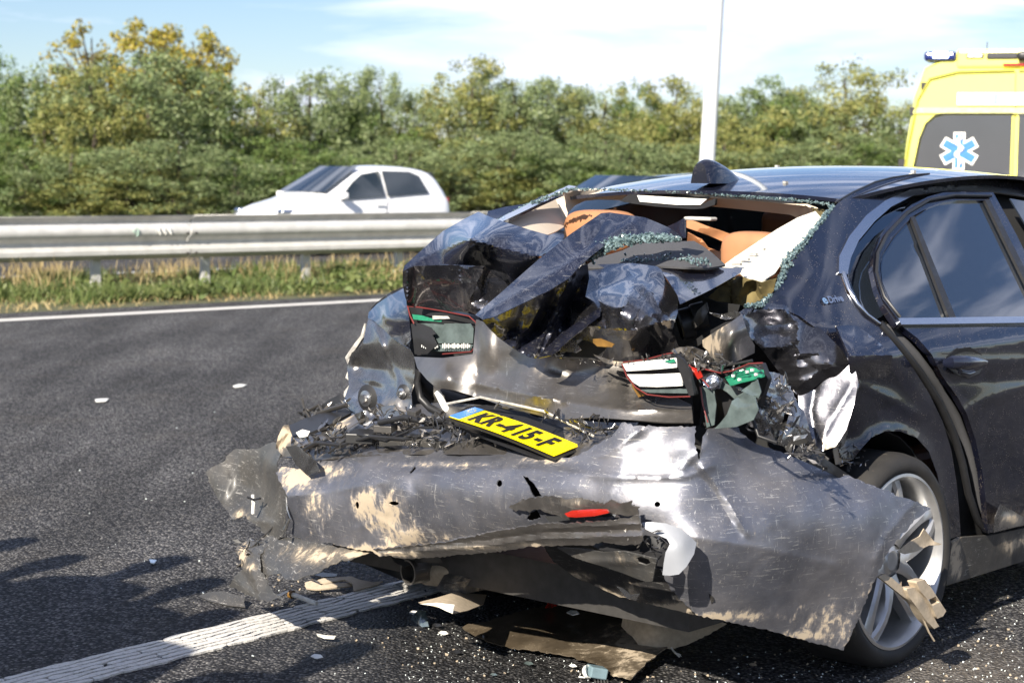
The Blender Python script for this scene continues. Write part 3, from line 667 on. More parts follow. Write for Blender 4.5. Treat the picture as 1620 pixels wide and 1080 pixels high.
    # windscreen and rear window
    def scr(x0, z0, w0, x1, z1, w1, nm, cur=.05, lift=.045):
        pts = []; Fq = []; nx, nz_ = 8, 4
        for i in range(nz_+1):
            f = i/nz_
            for j in range(nx+1):
                y = (w0+(w1-w0)*f)*(2*j/nx-1); pts.append((x0+(x1-x0)*f+(cur if x0 > 0 else -cur)*(1-(2*j/nx-1)**2), y, z0+(z1-z0)*f+lift))
        for i in range(nz_):
            for j in range(nx): a = i*(nx+1)+j; Fq.append((a, a+1, a+nx+2, a+nx+1))
        o = mesh_obj(nm, xf(pts, pos, head), Fq, M['farglass'], T, 60); solid(o, .008, 0)
    scr(.80, 1.0, .68, .06, 1.425, .55, 'windscreen'); scr(-1.69, 1.06, .56, -1.54, 1.36, .50, 'rear_window', .03, .02)
    # wipers, plate, grille
    MB().tube(xf([(.84, .5, 1.03), (.62, -.1, 1.15)], pos, head), .008, 4).build('wiper', M['black'], T)
    bevel(MB().obox(xf([(1.81, 0, .42)], pos, head)[0], head, (0, 0, 1), np.cross(head, (0, 0, 1)), .012, .06, .26).build('number_plate', M['plateyellow'], T), .004)
    bevel(MB().obox(xf([(1.80, 0, .58)], pos, head)[0], head, (0, 0, 1), np.cross(head, (0, 0, 1)), .02, .02, .45).build('grille', M['black'], T), .01)
    MB().tube(xf([(-1.2, 0, 1.48), (-1.35, 0, 1.53)], pos, head), [.008, .004], 5).build('aerial', M['black'], T)
    return T
# the white hatchback on the other carriageway, heading to the left
mid = hit(537, 406, ('z', 0)); hd2 = -np.array([math.sin(math.radians(50)), math.cos(math.radians(50)), 0])
pw = hit(540, 300, ('d', 32.2)); 
small_car('white_car', 'white hatchback driving on the far carriageway behind the guard rail', (pw[0], pw[1], 0), hd2, M['whitepaint'])
# a dark blue car seen as a sliver past the left rear pillar
pb_ = hit(905, 300, ('d', 15.0)); h3 = np.array([math.sin(math.radians(60)), math.cos(math.radians(60)), 0])
small_car('dark_blue_car', 'dark blue car mostly hidden beyond the left rear pillar of the wreck', (pb_[0]+.55, pb_[1]+.4, -.04), -h3, M['roofpaint'])

# ---- ambulance
YAW = math.radians(17.5); ah = np.array([math.sin(YAW), math.cos(YAW), 0])
# rear face: centre line at px 1604, distance 16.7
ac = hit(1604, 262, ('d', 16.7)); ac = np.array([ac[0], ac[1], 0])
yel = plain('ambulance_yellow', (.88, .84, .17), .3, 0, var=.02, Coat_Weight=.6)
amb = thing('ambulance', 'yellow ambulance seen from behind with star emblem on dark rear windows', 'ambulance', ac)
S = []
for x, sx, dz in [(0, .97, -.02), (.03, .99, 0), (.12, 1.0, 0), (2.0, 1.0, 0), (4.0, 1.0, 0), (4.6, .97, -.25), (5.2, .93, -.95), (5.9, .86, -1.35)]:
    S.append((x, [(.93*sx, .32), (.99*sx, .45), (1.0*sx, .95), (.985*sx, 1.32), (.945*sx, 1.75+dz*.3), (.885*sx, 2.15+dz*.8), (.80*sx, 2.40+dz), (.66*sx, 2.475+dz), (.001, 2.50+dz)]))
V, Fc = loft(S); b = mesh_obj('body', xf(V, ac, ah), Fc, yel, amb, 40)
ar = np.array([ah[1], -ah[0], 0])   # to the right
def ap(r_, z, out=.0): return ac+ar*r_+np.array([0, 0, z])-ah*out
def apoly(name, pts, mat, out, parent=None, thick=.01):
    o = mesh_obj(name, [ap(x, z, out) for x, z in pts], [tuple(range(len(pts)))], mat, parent or amb); solid(o, thick, 0); return o
def rrect(x0, x1, z0, z1, rad=(.12, .12), lean=0.0):
    P = []
    for cx_, cz_, a0, rx in ((x1-rad[0], z0+rad[0], -90, rad[0]), (x1-rad[0], z1-rad[0], 0, rad[0]), (x0+rad[0], z1-rad[0], 90, rad[0]), (x0+rad[0], z0+rad[0], 180, rad[0])):
        for k in range(6): t = math.radians(a0+k*18); P.append((cx_+rx*math.cos(t)+lean*(z1-(cz_+rx*math.sin(t))), cz_+rx*math.sin(t)))
    return P
adark = plain('ambulance_rear_glass', (.055, .058, .068), .18, 0, var=.05, sc=3, Coat_Weight=1.)
for sg in (-1, 1):
    dpts = [(sg*.012, .42), (sg*.955, .42), (sg*.975, 1.2), (sg*.91, 1.72), (sg*.84, 2.12), (sg*.74, 2.30), (sg*.5, 2.36), (sg*.012, 2.37)]
    o = apoly('rear_door', dpts, yel, .012, thick=.03); dd = under(o, amb)
    wp = [(sg*.03, 1.22), (sg*.88, 1.22), (sg*.85, 1.5), (sg*.80, 1.78), (sg*.755, 1.90), (sg*.68, 1.965), (sg*.60, 1.985), (sg*.03, 1.985)]
    w_ = apoly('door_window', wp, adark, .034, dd, .012)
    apoly('window_bulge', [(sg*.12, 1.3), (sg*.76, 1.3), (sg*.70, 1.74), (sg*.62, 1.86), (sg*.12, 1.86)], adark, .040, dd, .004)
    for z in (1.56, 2.02, 2.24): MB().obox(ap(sg*(1.03-.19*max(0, z-1.25)-.05*(z > 2.1)), z, -.03), ar, ah, (0, 0, 1), .028, .035, .035).build('hinge', M['black'], dd)
    MB().obox(ap(sg*.05, 1.08, .05), ar, ah, (0, 0, 1), .03, .02, .10).build('door_handle', M['black'], dd)
    MB().obox(ap(sg*.90, .95, .03), ar, ah, (0, 0, 1), .06, .03, .22).build('tail_light', M['reflector'], amb)
    for wx in (1.1, 4.7):
        v, f_ = lathe([(.0, .04), (.2, .06), (.22, .1), (.33, .1), (.34, .04), (.34, -.1), (.0, -.1)], ac+ah*wx+ar*sg*.86+np.array([0, 0, .34]), ar*sg, 28); mesh_obj('wheel', v, f_, M['rubber'], amb, 40)
for sg in (-1, 1):
    MB().tube([ap(sg*.955, .45, .045), ap(sg*.975, 1.2, .045), ap(sg*.91, 1.72, .045), ap(sg*.84, 2.12, .045), ap(sg*.74, 2.30, .045), ap(sg*.5, 2.36, .045), ap(sg*.02, 2.37, .045)], .009, 5).build('door_rubber', plain('dull_yellow_rubber', (.45, .42, .06), .7), amb)
    MB().tube([ap(sg*.89, 1.215, .045), ap(sg*.862, 1.5, .045), ap(sg*.812, 1.78, .045), ap(sg*.765, 1.905, .045), ap(sg*.69, 1.975, .045), ap(sg*.60, 1.997, .045), ap(sg*.02, 1.997, .045)], .008, 5).build('window_rubber', M['black'], amb)
# raised band, top strip and drip rail
apoly('stripe', [(-.86, 2.05), (-.88, 2.0), (.88, 2.0), (.86, 2.05)], plain('pale_yellow_strip', (.86, .84, .30), .4), .046, amb, .004)
apoly('text_panel', [(-.50, 2.07), (.66, 2.07), (.66, 2.18), (-.50, 2.18)], M['white'], .046, amb, .004)
for i in range(10): apoly('blue_fade', [(-.50+.035*i, 2.08), (-.466+.035*i, 2.08), (-.466+.035*i, 2.17), (-.50+.035*i, 2.17)], plain('fade_blue', (.72-.05*i, .78-.022*i, .82), .4), .0505, amb, .002)
def text_to(parent, body, fn, mat, name, size=1.0, bold=0., extr=0.):
    cu = bpy.data.curves.new('t', 'FONT'); cu.body = body; cu.size = size; cu.offset = bold; cu.resolution_u = 3
    ob = bpy.data.objects.new('t', cu); COL.objects.link(ob); dg = bpy.context.evaluated_depsgraph_get(); me = bpy.data.meshes.new_from_object(ob.evaluated_get(dg))
    V = [fn(v.co.x, v.co.y) for v in me.vertices]; Fc = [tuple(p.vertices) for p in me.polygons]
    bpy.data.objects.remove(ob); bpy.data.curves.remove(cu); bpy.data.meshes.remove(me)
    return mesh_obj(name, V, Fc, mat, parent)
text_to(amb, '112', lambda x, y: ap(-.085+x, 2.085+y, .0512), plain('pale_blue_print', (.45, .55, .72), .5), 'lettering', .105, .002)
# star of life
def star(r0, half):
    P = []
    for k in range(6):
        t = math.radians(90+60*k); d = np.array([math.cos(t), math.sin(t)]); n = np.array([-d[1], d[0]])
        inner = half/math.tan(math.radians(30)); P += [d*inner-n*half, d*r0-n*half, d*r0+n*half]
    return P
sc0 = (-.47, 1.67)
cc = ap(sc0[0], sc0[1]); 
apoly('star_emblem', [(sc0[0]+p[0], sc0[1]+p[1]) for p in star(.165, .050)], M['white'], .048, amb, .003)
apoly('star_emblem', [(sc0[0]+p[0], sc0[1]+p[1]) for p in star(.148, .034)], plain('emblem_blue', (.045, .19, .50), .4), .0515, amb, .003)
MB().tube([ap(sc0[0], sc0[1]-.15, .058), ap(sc0[0], sc0[1]+.15, .058)], .009, 5).build('star_rod', M['white'], amb)
MB().tube([ap(sc0[0]+.034*math.sin(t*2.2), sc0[1]-.11+.235*t/6.3, .0585) for t in np.linspace(0, 6.3, 24)], .013, 5).build('snake', M['white'], amb, 60)
# roof equipment
lightbar = MB().obox(ap(-.66, 2.50, -.12), ar, ah, (0, 0, 1), .14, .16, .042); bevel(lightbar.build('blue_light', plain('dark_blue_beacon', (.01, .02, .12), .2, Coat_Weight=1.), amb), .03, 3)
eb = bpy.data.materials.new('lit_beacon'); eb.use_nodes = True; p_ = eb.node_tree.nodes['Principled BSDF']; p_.inputs['Base Color'].default_value = (.5, .6, 1, 1); p_.inputs['Emission Color'].default_value = (.55, .68, 1, 1); p_.inputs['Emission Strength'].default_value = 6
bevel(MB().obox(ap(-.655, 2.51, .045), ar, ah, (0, 0, 1), .065, .006, .028).build('lit_lamp', eb, amb), .004)
bevel(MB().obox(ap(.12, 2.475, -.14), ar, ah, (0, 0, 1), .64, .16, .085).build('roof_fairing', yel, amb), .03, 3)
bevel(MB().obox(ap(-.36, 2.50, .025), ar, ah, (0, 0, 1), .075, .01, .022).build('roof_lamp', M['black'], amb), .01)
bevel(MB().obox(ap(-.36, 2.50, .038), ar, ah, (0, 0, 1), .062, .006, .015).build('roof_lamp_glass', M['white'], amb), .005)
bevel(MB().obox(ap(-.13, 2.50, .028), ar, ah, (0, 0, 1), .13, .014, .026).build('roof_vent', M['grey'], amb), .01)
bevel(MB().obox(ap(.12, 2.495, .05), ar, ah, (0, 0, 1), .12, .05, .04).build('camera_housing', M['black'], amb), .03, 3)
bevel(MB().obox(ap(.1, 2.42, .03), ar, ah, (0, 0, 1), .22, .012, .014).build('brake_light', M['reflector'], amb), .006)
MB().tube([ap(-.3, 2.50, -.6), ap(-.3, 2.66, -.6)], .004, 5).build('aerial', M['black'], amb)
# a distant pale van roof glimpsed right of the ambulance foot is hidden by the wreck and left out
# ================================================================ THE WRECK
CO = C(0.2, .9, 0)
car = thing('crashed_car', 'dark blue saloon with its whole rear end crushed and bumper torn off', 'car', CO)
U = lambda x: ('u', x)
def up_(pts, x): return [(a, b, ('u', x)) for a, b in pts]

# ---- roof, built in the car's own measures
def roofz(u, v): return 1.515-(.085 if u < 1.3 else .12)*abs((u-1.3)/.95)**2-.035*abs((v-.9)/.6)**2.2
V = []; Fc = []; nu, nv = 26, 30
for i in range(nu+1):
    for j in range(nv+1):
        f = j/nv; v = .37+f*(1.52-.37)-.07*0; u0 = .35-.03*math.sin(math.pi*f); u = u0+(2.15-u0)*i/nu; v = .905+(v-.905)*(1+.06*math.sin(math.pi*i/nu)); V.append(C(u, v, roofz(u, v)))
for i in range(nu):
    for j in range(nv): a = i*(nv+1)+j; Fc.append((a, a+nv+1, a+nv+2, a+1))
rf = mesh_obj('roof', V, Fc, M['roofpaint'], car, 60); solid(rf, .012, -1); rfp = under(rf, car)
# antenna fin
fn = MB(); prof_f = [(.13, .0), (.09, .026), (0, .066), (-.06, .082), (-.10, .086), (-.125, .07), (-.15, .0)]; c0_ = C(.47, .945, roofz(.47, .945)-.002); V = []; Fc = []; m = 9
for i, (x, h) in enumerate(prof_f[:-1]):
    wd = [.006, .024, .04, .046, .044, .036][i]
    for k in range(m):
        t = math.pi*k/(m-1); V.append(c0_+A_*x+L_*(wd*math.cos(t)*(1 if k in (0, m-1) else .85))+np.array([0, 0, h*math.sin(t)**.6 if 0 < k < m-1 else 0]))
n_ = 6
for i in range(n_-1):
    for k in range(m-1): a = i*m+k; Fc.append((a, a+1, a+m+1, a+m))
Fc.append(tuple(range(m))); Fc.append(tuple(range((n_-1)*m+m-1, (n_-1)*m-1, -1)))
o = mesh_obj('antenna_fin', V, Fc, M['paint'], rfp, 70); o.modifiers.new('s', 'SUBSURF').render_levels = 2; o.modifiers['s'].levels = 2
# pale cord lying in a loop on the roof
cord = [(1172, 265), (1190, 269), (1212, 276), (1236, 283), (1248, 290), (1238, 295), (1220, 295), (1212, 292), (1226, 294), (1246, 297), (1262, 305)]
P = []
for a, b in cord:
    h = hit(a, b, ('z', 1.45)); q = h
    for _ in range(25):
        uu = float((q-W0)@A_); vv = float((q-W0)@L_); q = hit(a, b, ('z', min(1.494, max(1.36, roofz(uu, vv)+.004)))) if abs(uu) < 3 else q
    P.append(q)
P = [p if np.linalg.norm(p-O) < 9 else None for p in P]; P = [p for p in P if p is not None]
if len(P) > 3: MB().tube(P, .0045, 6).build('pale_cord', M['sealant'], rfp, 60)
for (a, b) in ((.50, .70), (.9, .45), (1.0, .5), (1.2, 1.2)):
    MB().obox(C(a, b, roofz(a, b)+.003), A_, L_, (0, 0, 1), .008, .006, .004).build('grit', M['sealant'], rfp)

# ---- right-hand side of the body
SIDE = ('s', 0)
q_out = [(1325, 322), (1350, 304), (1385, 288), (1440, 277), (1500, 277), (1560, 283), (1640, 294), (1700, 302), (1700, 316), (1640, 306), (1560, 296), (1500, 295), (1440, 303), (1400, 320), (1370, 343), (1345, 375), (1331, 405), (1328, 430), (1340, 464), (1362, 490), (1385, 510), (1412, 540), (1440, 575), (1470, 622), (1492, 668), (1505, 712), (1513, 760), (1517, 800), (1520, 846), (1500, 853), (1496, 848), (1492, 800), (1484, 752), (1470, 714), (1450, 692), (1425, 682), (1400, 682), (1378, 692), (1362, 710), (1350, 726), (1332, 724), (1324, 704), (1338, 650), (1350, 612), (1356, 598), (1348, 580), (1328, 552), (1298, 524), (1265, 500), (1232, 486), (1212, 481), (1235, 440), (1255, 410), (1290, 360)]
qp = sheet('rear_quarter_panel', q_out, M['paint'], car, SIDE, ctl=[(1325, 322, .0), (1700, 560, .0), (1328, 425, 0.), (1440, 279, .0), (1212, 481, .02), (1500, 850, 0.), (1400, 682, 0.)], creases=[([(1250, 505), (1330, 520), (1405, 560), (1470, 640)], -.012, 22), ([(1362, 710), (1378, 690), (1400, 680), (1425, 680), (1450, 690), (1470, 712), (1484, 750), (1493, 800)], -.022, 8), ([(1340, 600), (1400, 625), (1450, 655)], -.014, 12)], bumps=[(1300, 440, 60, 60, -.01), (1380, 610, 45, 22, .01), (1335, 690, 18, 30, .03)], step=7, dirt=[(1330, 716, 16, 14, .9), (1500, 850, 14, 12, .7)], sharp=50)
qpp = under(qp, car)
sheet('chrome_trim', [(1327, 432), (1328, 405), (1344, 373), (1371, 340), (1401, 317), (1440, 300), (1500, 293), (1560, 294), (1640, 304), (1700, 313), (1700, 321), (1640, 313), (1560, 302), (1500, 302), (1446, 309), (1411, 326), (1384, 350), (1359, 380), (1346, 408), (1341, 434)], M['chrome'], car, ('s', -.012), thick=.006, step=6, sharp=60)
MB().tube([hit(a, b, ('s', -.008)) for a, b in [(1334, 432), (1343, 458), (1356, 480), (1372, 498), (1392, 512)]], [.009, .008, .007, .006, .005], 8).build('chrome_trim', M['chrome'], car, 60)
MB().tube([hit(a, b, ('s', .0)) for a, b in [(1322, 320), (1350, 304), (1385, 288), (1412, 281), (1440, 277), (1470, 275)]], .0035, 6).build('roof_moulding', M['black'], car, 60)
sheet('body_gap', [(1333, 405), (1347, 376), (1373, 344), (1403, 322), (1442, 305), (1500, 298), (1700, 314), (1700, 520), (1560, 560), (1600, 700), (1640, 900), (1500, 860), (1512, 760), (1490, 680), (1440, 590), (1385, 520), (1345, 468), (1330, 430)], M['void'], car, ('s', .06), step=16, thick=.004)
sheet('quarter_glass', [(1343, 410), (1358, 384), (1384, 353), (1412, 330), (1440, 318), (1415, 350), (1393, 385), (1384, 422), (1390, 455), (1408, 492), (1385, 506), (1358, 478), (1343, 440)], M['glass'], car, ('s', .035), step=9, thick=.004, sharp=60)
# ---- rear door standing slightly proud of the body
dskin = [(1422, 512), (1640, 510), (1760, 510), (1760, 800), (1690, 815), (1620, 831), (1563, 843), (1561, 805), (1555, 750), (1543, 694), (1529, 653), (1513, 625), (1490, 594), (1474, 560), (1452, 535)]
door = sheet('rear_door', dskin, M['paint'], car, ('s', -.03), ctl=[(1425, 513, .0), (1700, 512, .0), (1600, 700, -.005), (1563, 843, .01), (1700, 815, .01)], creases=[([(1470, 574), (1560, 572), (1760, 569)], -.012, 10), ([(1522, 655), (1560, 632), (1620, 612), (1760, 588)], -.016, 16), ([(1480, 600), (1620, 600), (1760, 598)], .008, 9)], bumps=[(1600, 760, 60, 60, .012)], step=7, thick=.02, sharp=55, dirt=[(1600, 820, 60, 16, .55)])
dp = under(door, car)
sheet('peeled_skin', [(1583, 797), (1600, 806), (1620, 818), (1640, 818), (1640, 824), (1600, 835), (1572, 842), (1574, 818)], M['foil'], dp, ('s', -.06), step=5, bumps=[(1595, 820, 12, 10, -.02)], crumple=((12, .008),), dirt=[(1600, 822, 20, 12, .9)])
fr_out = [(1380, 424), (1382, 404), (1393, 373), (1413, 347), (1442, 324), (1469, 311), (1495, 304), (1535, 302), (1571, 304), (1607, 369), (1640, 436), (1680, 515), (1420, 515), (1400, 486), (1387, 456)]
fr_in = [(1392, 422), (1395, 404), (1413, 375), (1444, 342), (1469, 328), (1491, 320), (1513, 317), (1560, 317), (1600, 390), (1655, 502), (1424, 503), (1407, 473), (1395, 447)]
sheet('window_frame', fr_out, M['paint'], dp, ('s', -.036), holes=[fr_in], step=6, thick=.018, sharp=60)
sheet('door_window', [(1446, 345), (1469, 329), (1491, 321), (1513, 318), (1560, 318), (1600, 391), (1654, 504), (1513, 504)], M['glass'], dp, ('s', -.024), step=14, thick=.004, sharp=80)
sheet('door_window', [(1393, 422), (1396, 404), (1414, 376), (1441, 346), (1503, 504), (1424, 504), (1408, 474), (1396, 447)], M['glass'], dp, ('s', -.024), step=12, thick=.004, sharp=80)
sheet('window_divider', [(1441, 343), (1447, 342), (1513, 503), (1502, 503)], M['black'], dp, ('s', -.04), step=7, thick=.01)
sheet('window_divider', [(1558, 316), (1566, 316), (1662, 503), (1650, 503)], M['black'], dp, ('s', -.042), step=7, thick=.01)
sheet('chrome_trim', [(1421, 503), (1640, 500), (1760, 498), (1760, 508), (1640, 510), (1426, 513)], M['chrome'], dp, ('s', -.046), step=8, thick=.008)
MB().tube([hit(a, b, ('s', -.045)) for a, b in [(1424, 502), (1399, 470), (1387, 430), (1389, 400), (1404, 370), (1436, 336), (1470, 316), (1510, 309), (1568, 310)]], .0055, 6).build('window_seal', M['black'], dp, 60)
# handle: recessed cup and pull grip
sheet('handle_cup', [(1496, 566), (1512, 552), (1535, 549), (1552, 560), (1562, 572), (1550, 590), (1532, 598), (1512, 592), (1498, 580)], M['black'], dp, ('s', -.036), bumps=[(1530, 573, 22, 16, .02)], step=4, thick=.004, sharp=70)
hg = [hit(a, b, ('s', z)) for a, b, z in [(1497, 574, -.05), (1506, 573, -.075), (1524, 573, -.088), (1545, 573, -.082), (1560, 573, -.055)]]
MB().tube(hg, [.014, .021, .022, .017, .007], 14).build('door_handle', M['roofpaint'], dp, 60)
MB().tube([hit(a, b, ('s', -.06)) for a, b in [(1519, 588), (1530, 592), (1540, 589)]], [.008, .012, .008], 10).build('lock_cover', M['roofpaint'], dp, 60)
MB().tube([hit(a, b, ('s', -.0)) for a, b in [(1392, 512), (1424, 548), (1455, 588), (1486, 636), (1508, 684), (1522, 730), (1532, 780), (1546, 822), (1560, 838)]], .0125, 10).build('door_seal', M['black'], car, 60)
MB().tube([hit(a, b, ('s', .02)) for a, b in [(1405, 516), (1446, 560), (1480, 605), (1512, 660), (1535, 720), (1548, 790), (1562, 832)]], .016, 10).build('door_seal', M['grey'], car, 60)
sheet('sill', [(1506, 858), (1520, 850), (1563, 847), (1620, 835), (1760, 800), (1760, 845), (1620, 887), (1560, 906), (1497, 926), (1502, 890)], M['inner'], car, ('s', -.01), ctl=[(1506, 858, 0.), (1760, 810, 0.), (1497, 926, .03), (1700, 862, .03)], bumps=[(1600, 850, 30, 22, -.01)], step=8, thick=.01, dirt=[(1600, 860, 30, 20, .6), (1512, 880, 12, 40, .8)], sharp=50)
sheet('arch_liner', [(1494, 730), (1506, 745), (1512, 775), (1516, 820), (1514, 900), (1500, 920), (1502, 850), (1500, 800), (1490, 758)], M['mud'], car, ('s', .07), step=6, thick=.004)
# ebadge
bt = MB()
def on_side(px, py, o_=-.006): return hit(px, py, ('s', o_))
b0, b1, b2 = on_side(1303, 481), on_side(1342, 475), on_side(1303, 473)
bx_ = (b1-b0)/np.linalg.norm(b1-b0); by_ = (b2-b0); by_ -= bx_*float(by_@bx_); by_ /= np.linalg.norm(by_); bn = np.cross(bx_, by_); bn *= -1 if bn@(O-b0) < 0 else 1
sh = .18
text_to(qpp, 'e', lambda x, y: b0+bx_*(x*1.5+sh*y)*1.0+by_*y*1.15+bn*.002, plain('badge_blue_chrome', (.35, .55, .80), .2, .6), 'badge_lettering', .036, .0008)
text_to(qpp, 'Drive', lambda x, y: b0+bx_*(.033+x*1.28+sh*y)+by_*y*1.15+bn*.002, M['chrome'], 'badge_lettering', .028, .0009)
# flap of folded panel standing out behind the arch (fuel flap)
sheet('fuel_flap', [(1323, 516), (1340, 514), (1356, 515), (1385, 536), (1412, 562), (1409, 590), (1400, 597), (1352, 600), (1346, 590), (1344, 563)], M['paint'], car, ('s', -.05), ctl=[(1323, 516, .05), (1356, 515, .05), (1344, 563, -.03), (1412, 562, -.03), (1348, 600, .03), (1405, 597, .03), (1380, 563, -.035)], creases=[([(1344, 563), (1412, 562)], -.012, 6)], step=5, thick=.006, sharp=30, push=-.02)
# ---- crumpled end of the rear wing
sheet('crumpled_wing', [(1164, 498), (1176, 489), (1200, 483), (1213, 479), (1240, 482), (1268, 498), (1300, 521), (1332, 553), (1350, 583), (1330, 592), (1300, 604), (1270, 628), (1258, 622), (1240, 598), (1222, 575), (1205, 552), (1186, 533), (1174, 512)], M['crush'], car, ('s', 0.),
      ctl=[(1164, 498, .05), (1213, 480, .03), (1300, 521, .0), (1345, 575, ('d', 5.41)), (1300, 600, ('d', 5.40)), (1262, 622, ('d', 5.40)), (1240, 598, ('d', 5.40)), (1222, 575, ('d', 5.38)), (1186, 533, ('d', 5.24)), (1250, 556, ('d', 5.36)), (1300, 560, ('d', 5.37))],
      bumps=[(1215, 517, 26, 17, .045), (1245, 515, 14, 20, .02)], creases=[([(1172, 500), (1200, 488), (1240, 490), (1262, 512), (1260, 538), (1240, 550), (1208, 550), (1184, 530), (1172, 500)], -.024, 5), ([(1262, 612), (1300, 585), (1345, 575)], -.015, 10)], step=4, crumple=((26, .018), (70, .006)), sharp=18, seed=4, dirt=[(1320, 700, 20, 18, .6)])
sheet('flared_wing_skin', [(1262, 618), (1282, 600), (1305, 582), (1330, 566), (1346, 566), (1354, 588), (1358, 604), (1351, 640), (1339, 680), (1322, 706), (1300, 713), (1290, 704), (1279, 680), (1265, 650)], M['crush'], car, None, ctl=[(1262, 612, ('d', 5.443)), (1345, 570, ('d', 5.423)), (1357, 604, ('d', 5.397)), (1322, 706, ('d', 5.354)), (1300, 713, ('d', 5.362)), (1280, 680, ('d', 5.392)), (1310, 640, ('d', 5.40))], creases=[([(1348, 610), (1310, 670), (1296, 708)], -.006, 10), ([(1290, 600), (1282, 650), (1292, 700)], .008, 6)], crumple=((10, .006),), push=-.035, step=5, seed=81, sharp=70, thick=.002, rough=.1, dirt=[(1305, 705, 22, 12, .8)])
MB().tube([hit(a, b, ('s', s_)) for a, b, s_ in [(1322, 516, -.022), (1334, 540, -.05), (1344, 563, -.055), (1348, 600, .0)]], .0022, 6).build('chipped_edge', M['sealant'], car, 60)
MB().tube([hit(a, b, ('s', .0)) for a, b in [(1356, 596), (1358, 606), (1353, 616), (1352, 628)]], [.006, .009, .008, .004], 6).build('torn_edge', M['foil'], car, 40)
sheet('wing_lining', [(1335, 640), (1352, 612), (1362, 640), (1380, 668), (1360, 705), (1345, 728), (1322, 735), (1318, 712)], M['panel'], car, ('s', .02), step=5, crumple=((18, .02),), dirt=[(1330, 718, 24, 18, .9)], creases=[([(1345, 640), (1330, 700)], -.02, 8)])
sheet('crushed_metal', [(1164, 590), (1190, 585), (1215, 586), (1240, 594), (1256, 622), (1262, 648), (1240, 655), (1236, 690), (1250, 712), (1222, 700), (1205, 692), (1185, 672), (1170, 650), (1160, 620)], M['foil'], car, None, ctl=[(1164, 590, U(-.74)), (1240, 594, U(-.62)), (1262, 648, U(-.55)), (1250, 712, U(-.6)), (1185, 672, U(-.8)), (1215, 640, U(-.76))], step=4, crumple=((70, .045), (150, .02)), seed=8, rough=1.5, sharp=25)
sheet('torn_strip', [(1236, 700), (1247, 660), (1256, 625), (1268, 650), (1262, 680), (1246, 706)], M['foil'], car, None, ctl=[(1236, 700, U(-.74)), (1256, 625, U(-.62)), (1246, 706, U(-.70))], step=4, bumps=[(1255, 665, 7, 30, -.02)])
sheet('torn_strip', [(1262, 640), (1272, 650), (1284, 690), (1288, 706), (1270, 690), (1262, 668)], M['foil'], car, None, ctl=[(1262, 640, U(-.60)), (1288, 706, U(-.55)), (1270, 690, U(-.62))], step=4, crumple=((8, .01),))
sheet('torn_bracket', [(1240, 700), (1262, 704), (1290, 715), (1320, 735), (1345, 752), (1330, 756), (1300, 742), (1262, 725), (1244, 712)], M['black'], car, None, ctl=[(1240, 700, U(-.66)), (1345, 752, U(-.40)), (1290, 730, U(-.62))], step=5, crumple=((20, .03),), sharp=20)
for dx in range(4):
    MB().tube([hit(1268+dx*9, 722+dx*4, U(-.70)), hit(1276+dx*9, 706+dx*5, U(-.66)), hit(1284+dx*9, 712+dx*5, U(-.66))], .004, 6).build('clip', M['steel'], car)

# ---- hollow inside of the boot, seen through the gaps
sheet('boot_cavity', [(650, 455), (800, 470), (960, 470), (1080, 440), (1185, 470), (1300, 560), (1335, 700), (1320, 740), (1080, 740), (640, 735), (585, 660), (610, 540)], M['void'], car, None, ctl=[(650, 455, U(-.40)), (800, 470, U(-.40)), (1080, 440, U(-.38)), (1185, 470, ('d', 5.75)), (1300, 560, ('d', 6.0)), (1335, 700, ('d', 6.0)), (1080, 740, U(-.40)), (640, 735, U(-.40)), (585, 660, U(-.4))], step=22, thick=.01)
MB().obox(C(-.1, .9, .28), A_, L_, (0, 0, 1), .62, .72, .06).build('floor', M['steel'], car)
MB().obox(C(1.9, .9, .24), A_, L_, (0, 0, 1), 1.7, .78, .05).build('floor', M['steel'], car)

# ---- interior
sheet('pillar_trim', [(786, 351), (834, 331), (878, 313), (886, 330), (895, 357), (880, 366), (860, 374), (838, 368), (800, 356)], M['beige'], car, None, ctl=[(786, 351, U(-.25)), (878, 313, U(.33)), (895, 357, U(.22)), (860, 374, U(-.08))], step=8, bumps=[(840, 345, 30, 14, -.01)], thick=.006)
sheet('headliner_edge', [(878, 314), (888, 307), (905, 302), (940, 301), (990, 303), (1050, 307), (1110, 311), (1170, 316), (1230, 321), (1275, 326), (1292, 332), (1298, 342), (1290, 346), (1276, 341), (1262, 345), (1250, 340), (1180, 332), (1130, 327), (1060, 321), (990, 317), (945, 316), (925, 318), (910, 325), (898, 337), (895, 358), (888, 335)], M['beige'], car, None, ctl=[(878, 314, U(.36)), (905, 302, U(.37)), (1100, 311, U(.34)), (1292, 332, U(.37)), (925, 318, U(.44)), (1100, 324, U(.42)), (1262, 345, U(.44)), (895, 357, U(.34))], step=5, thick=.008, sharp=60)
sheet('brake_light_housing', [(980, 318), (1000, 304), (1012, 306), (1010, 312), (1010, 319), (1106, 326), (1120, 318), (1132, 314), (1131, 324), (1112, 330), (1095, 331), (1040, 327), (1000, 322)], M['black'], car, U(.33), step=4, thick=.012)
sheet('brake_light', [(1008, 309), (1060, 312), (1118, 315), (1108, 324), (1070, 324), (1012, 319)], M['white'], car, U(.325), step=5, thick=.006)
MB().tube([hit(1012+i*11, 306+i*.75, U(.34)) for i in range(11)], .004, 4).build('wire', M['black'], car)
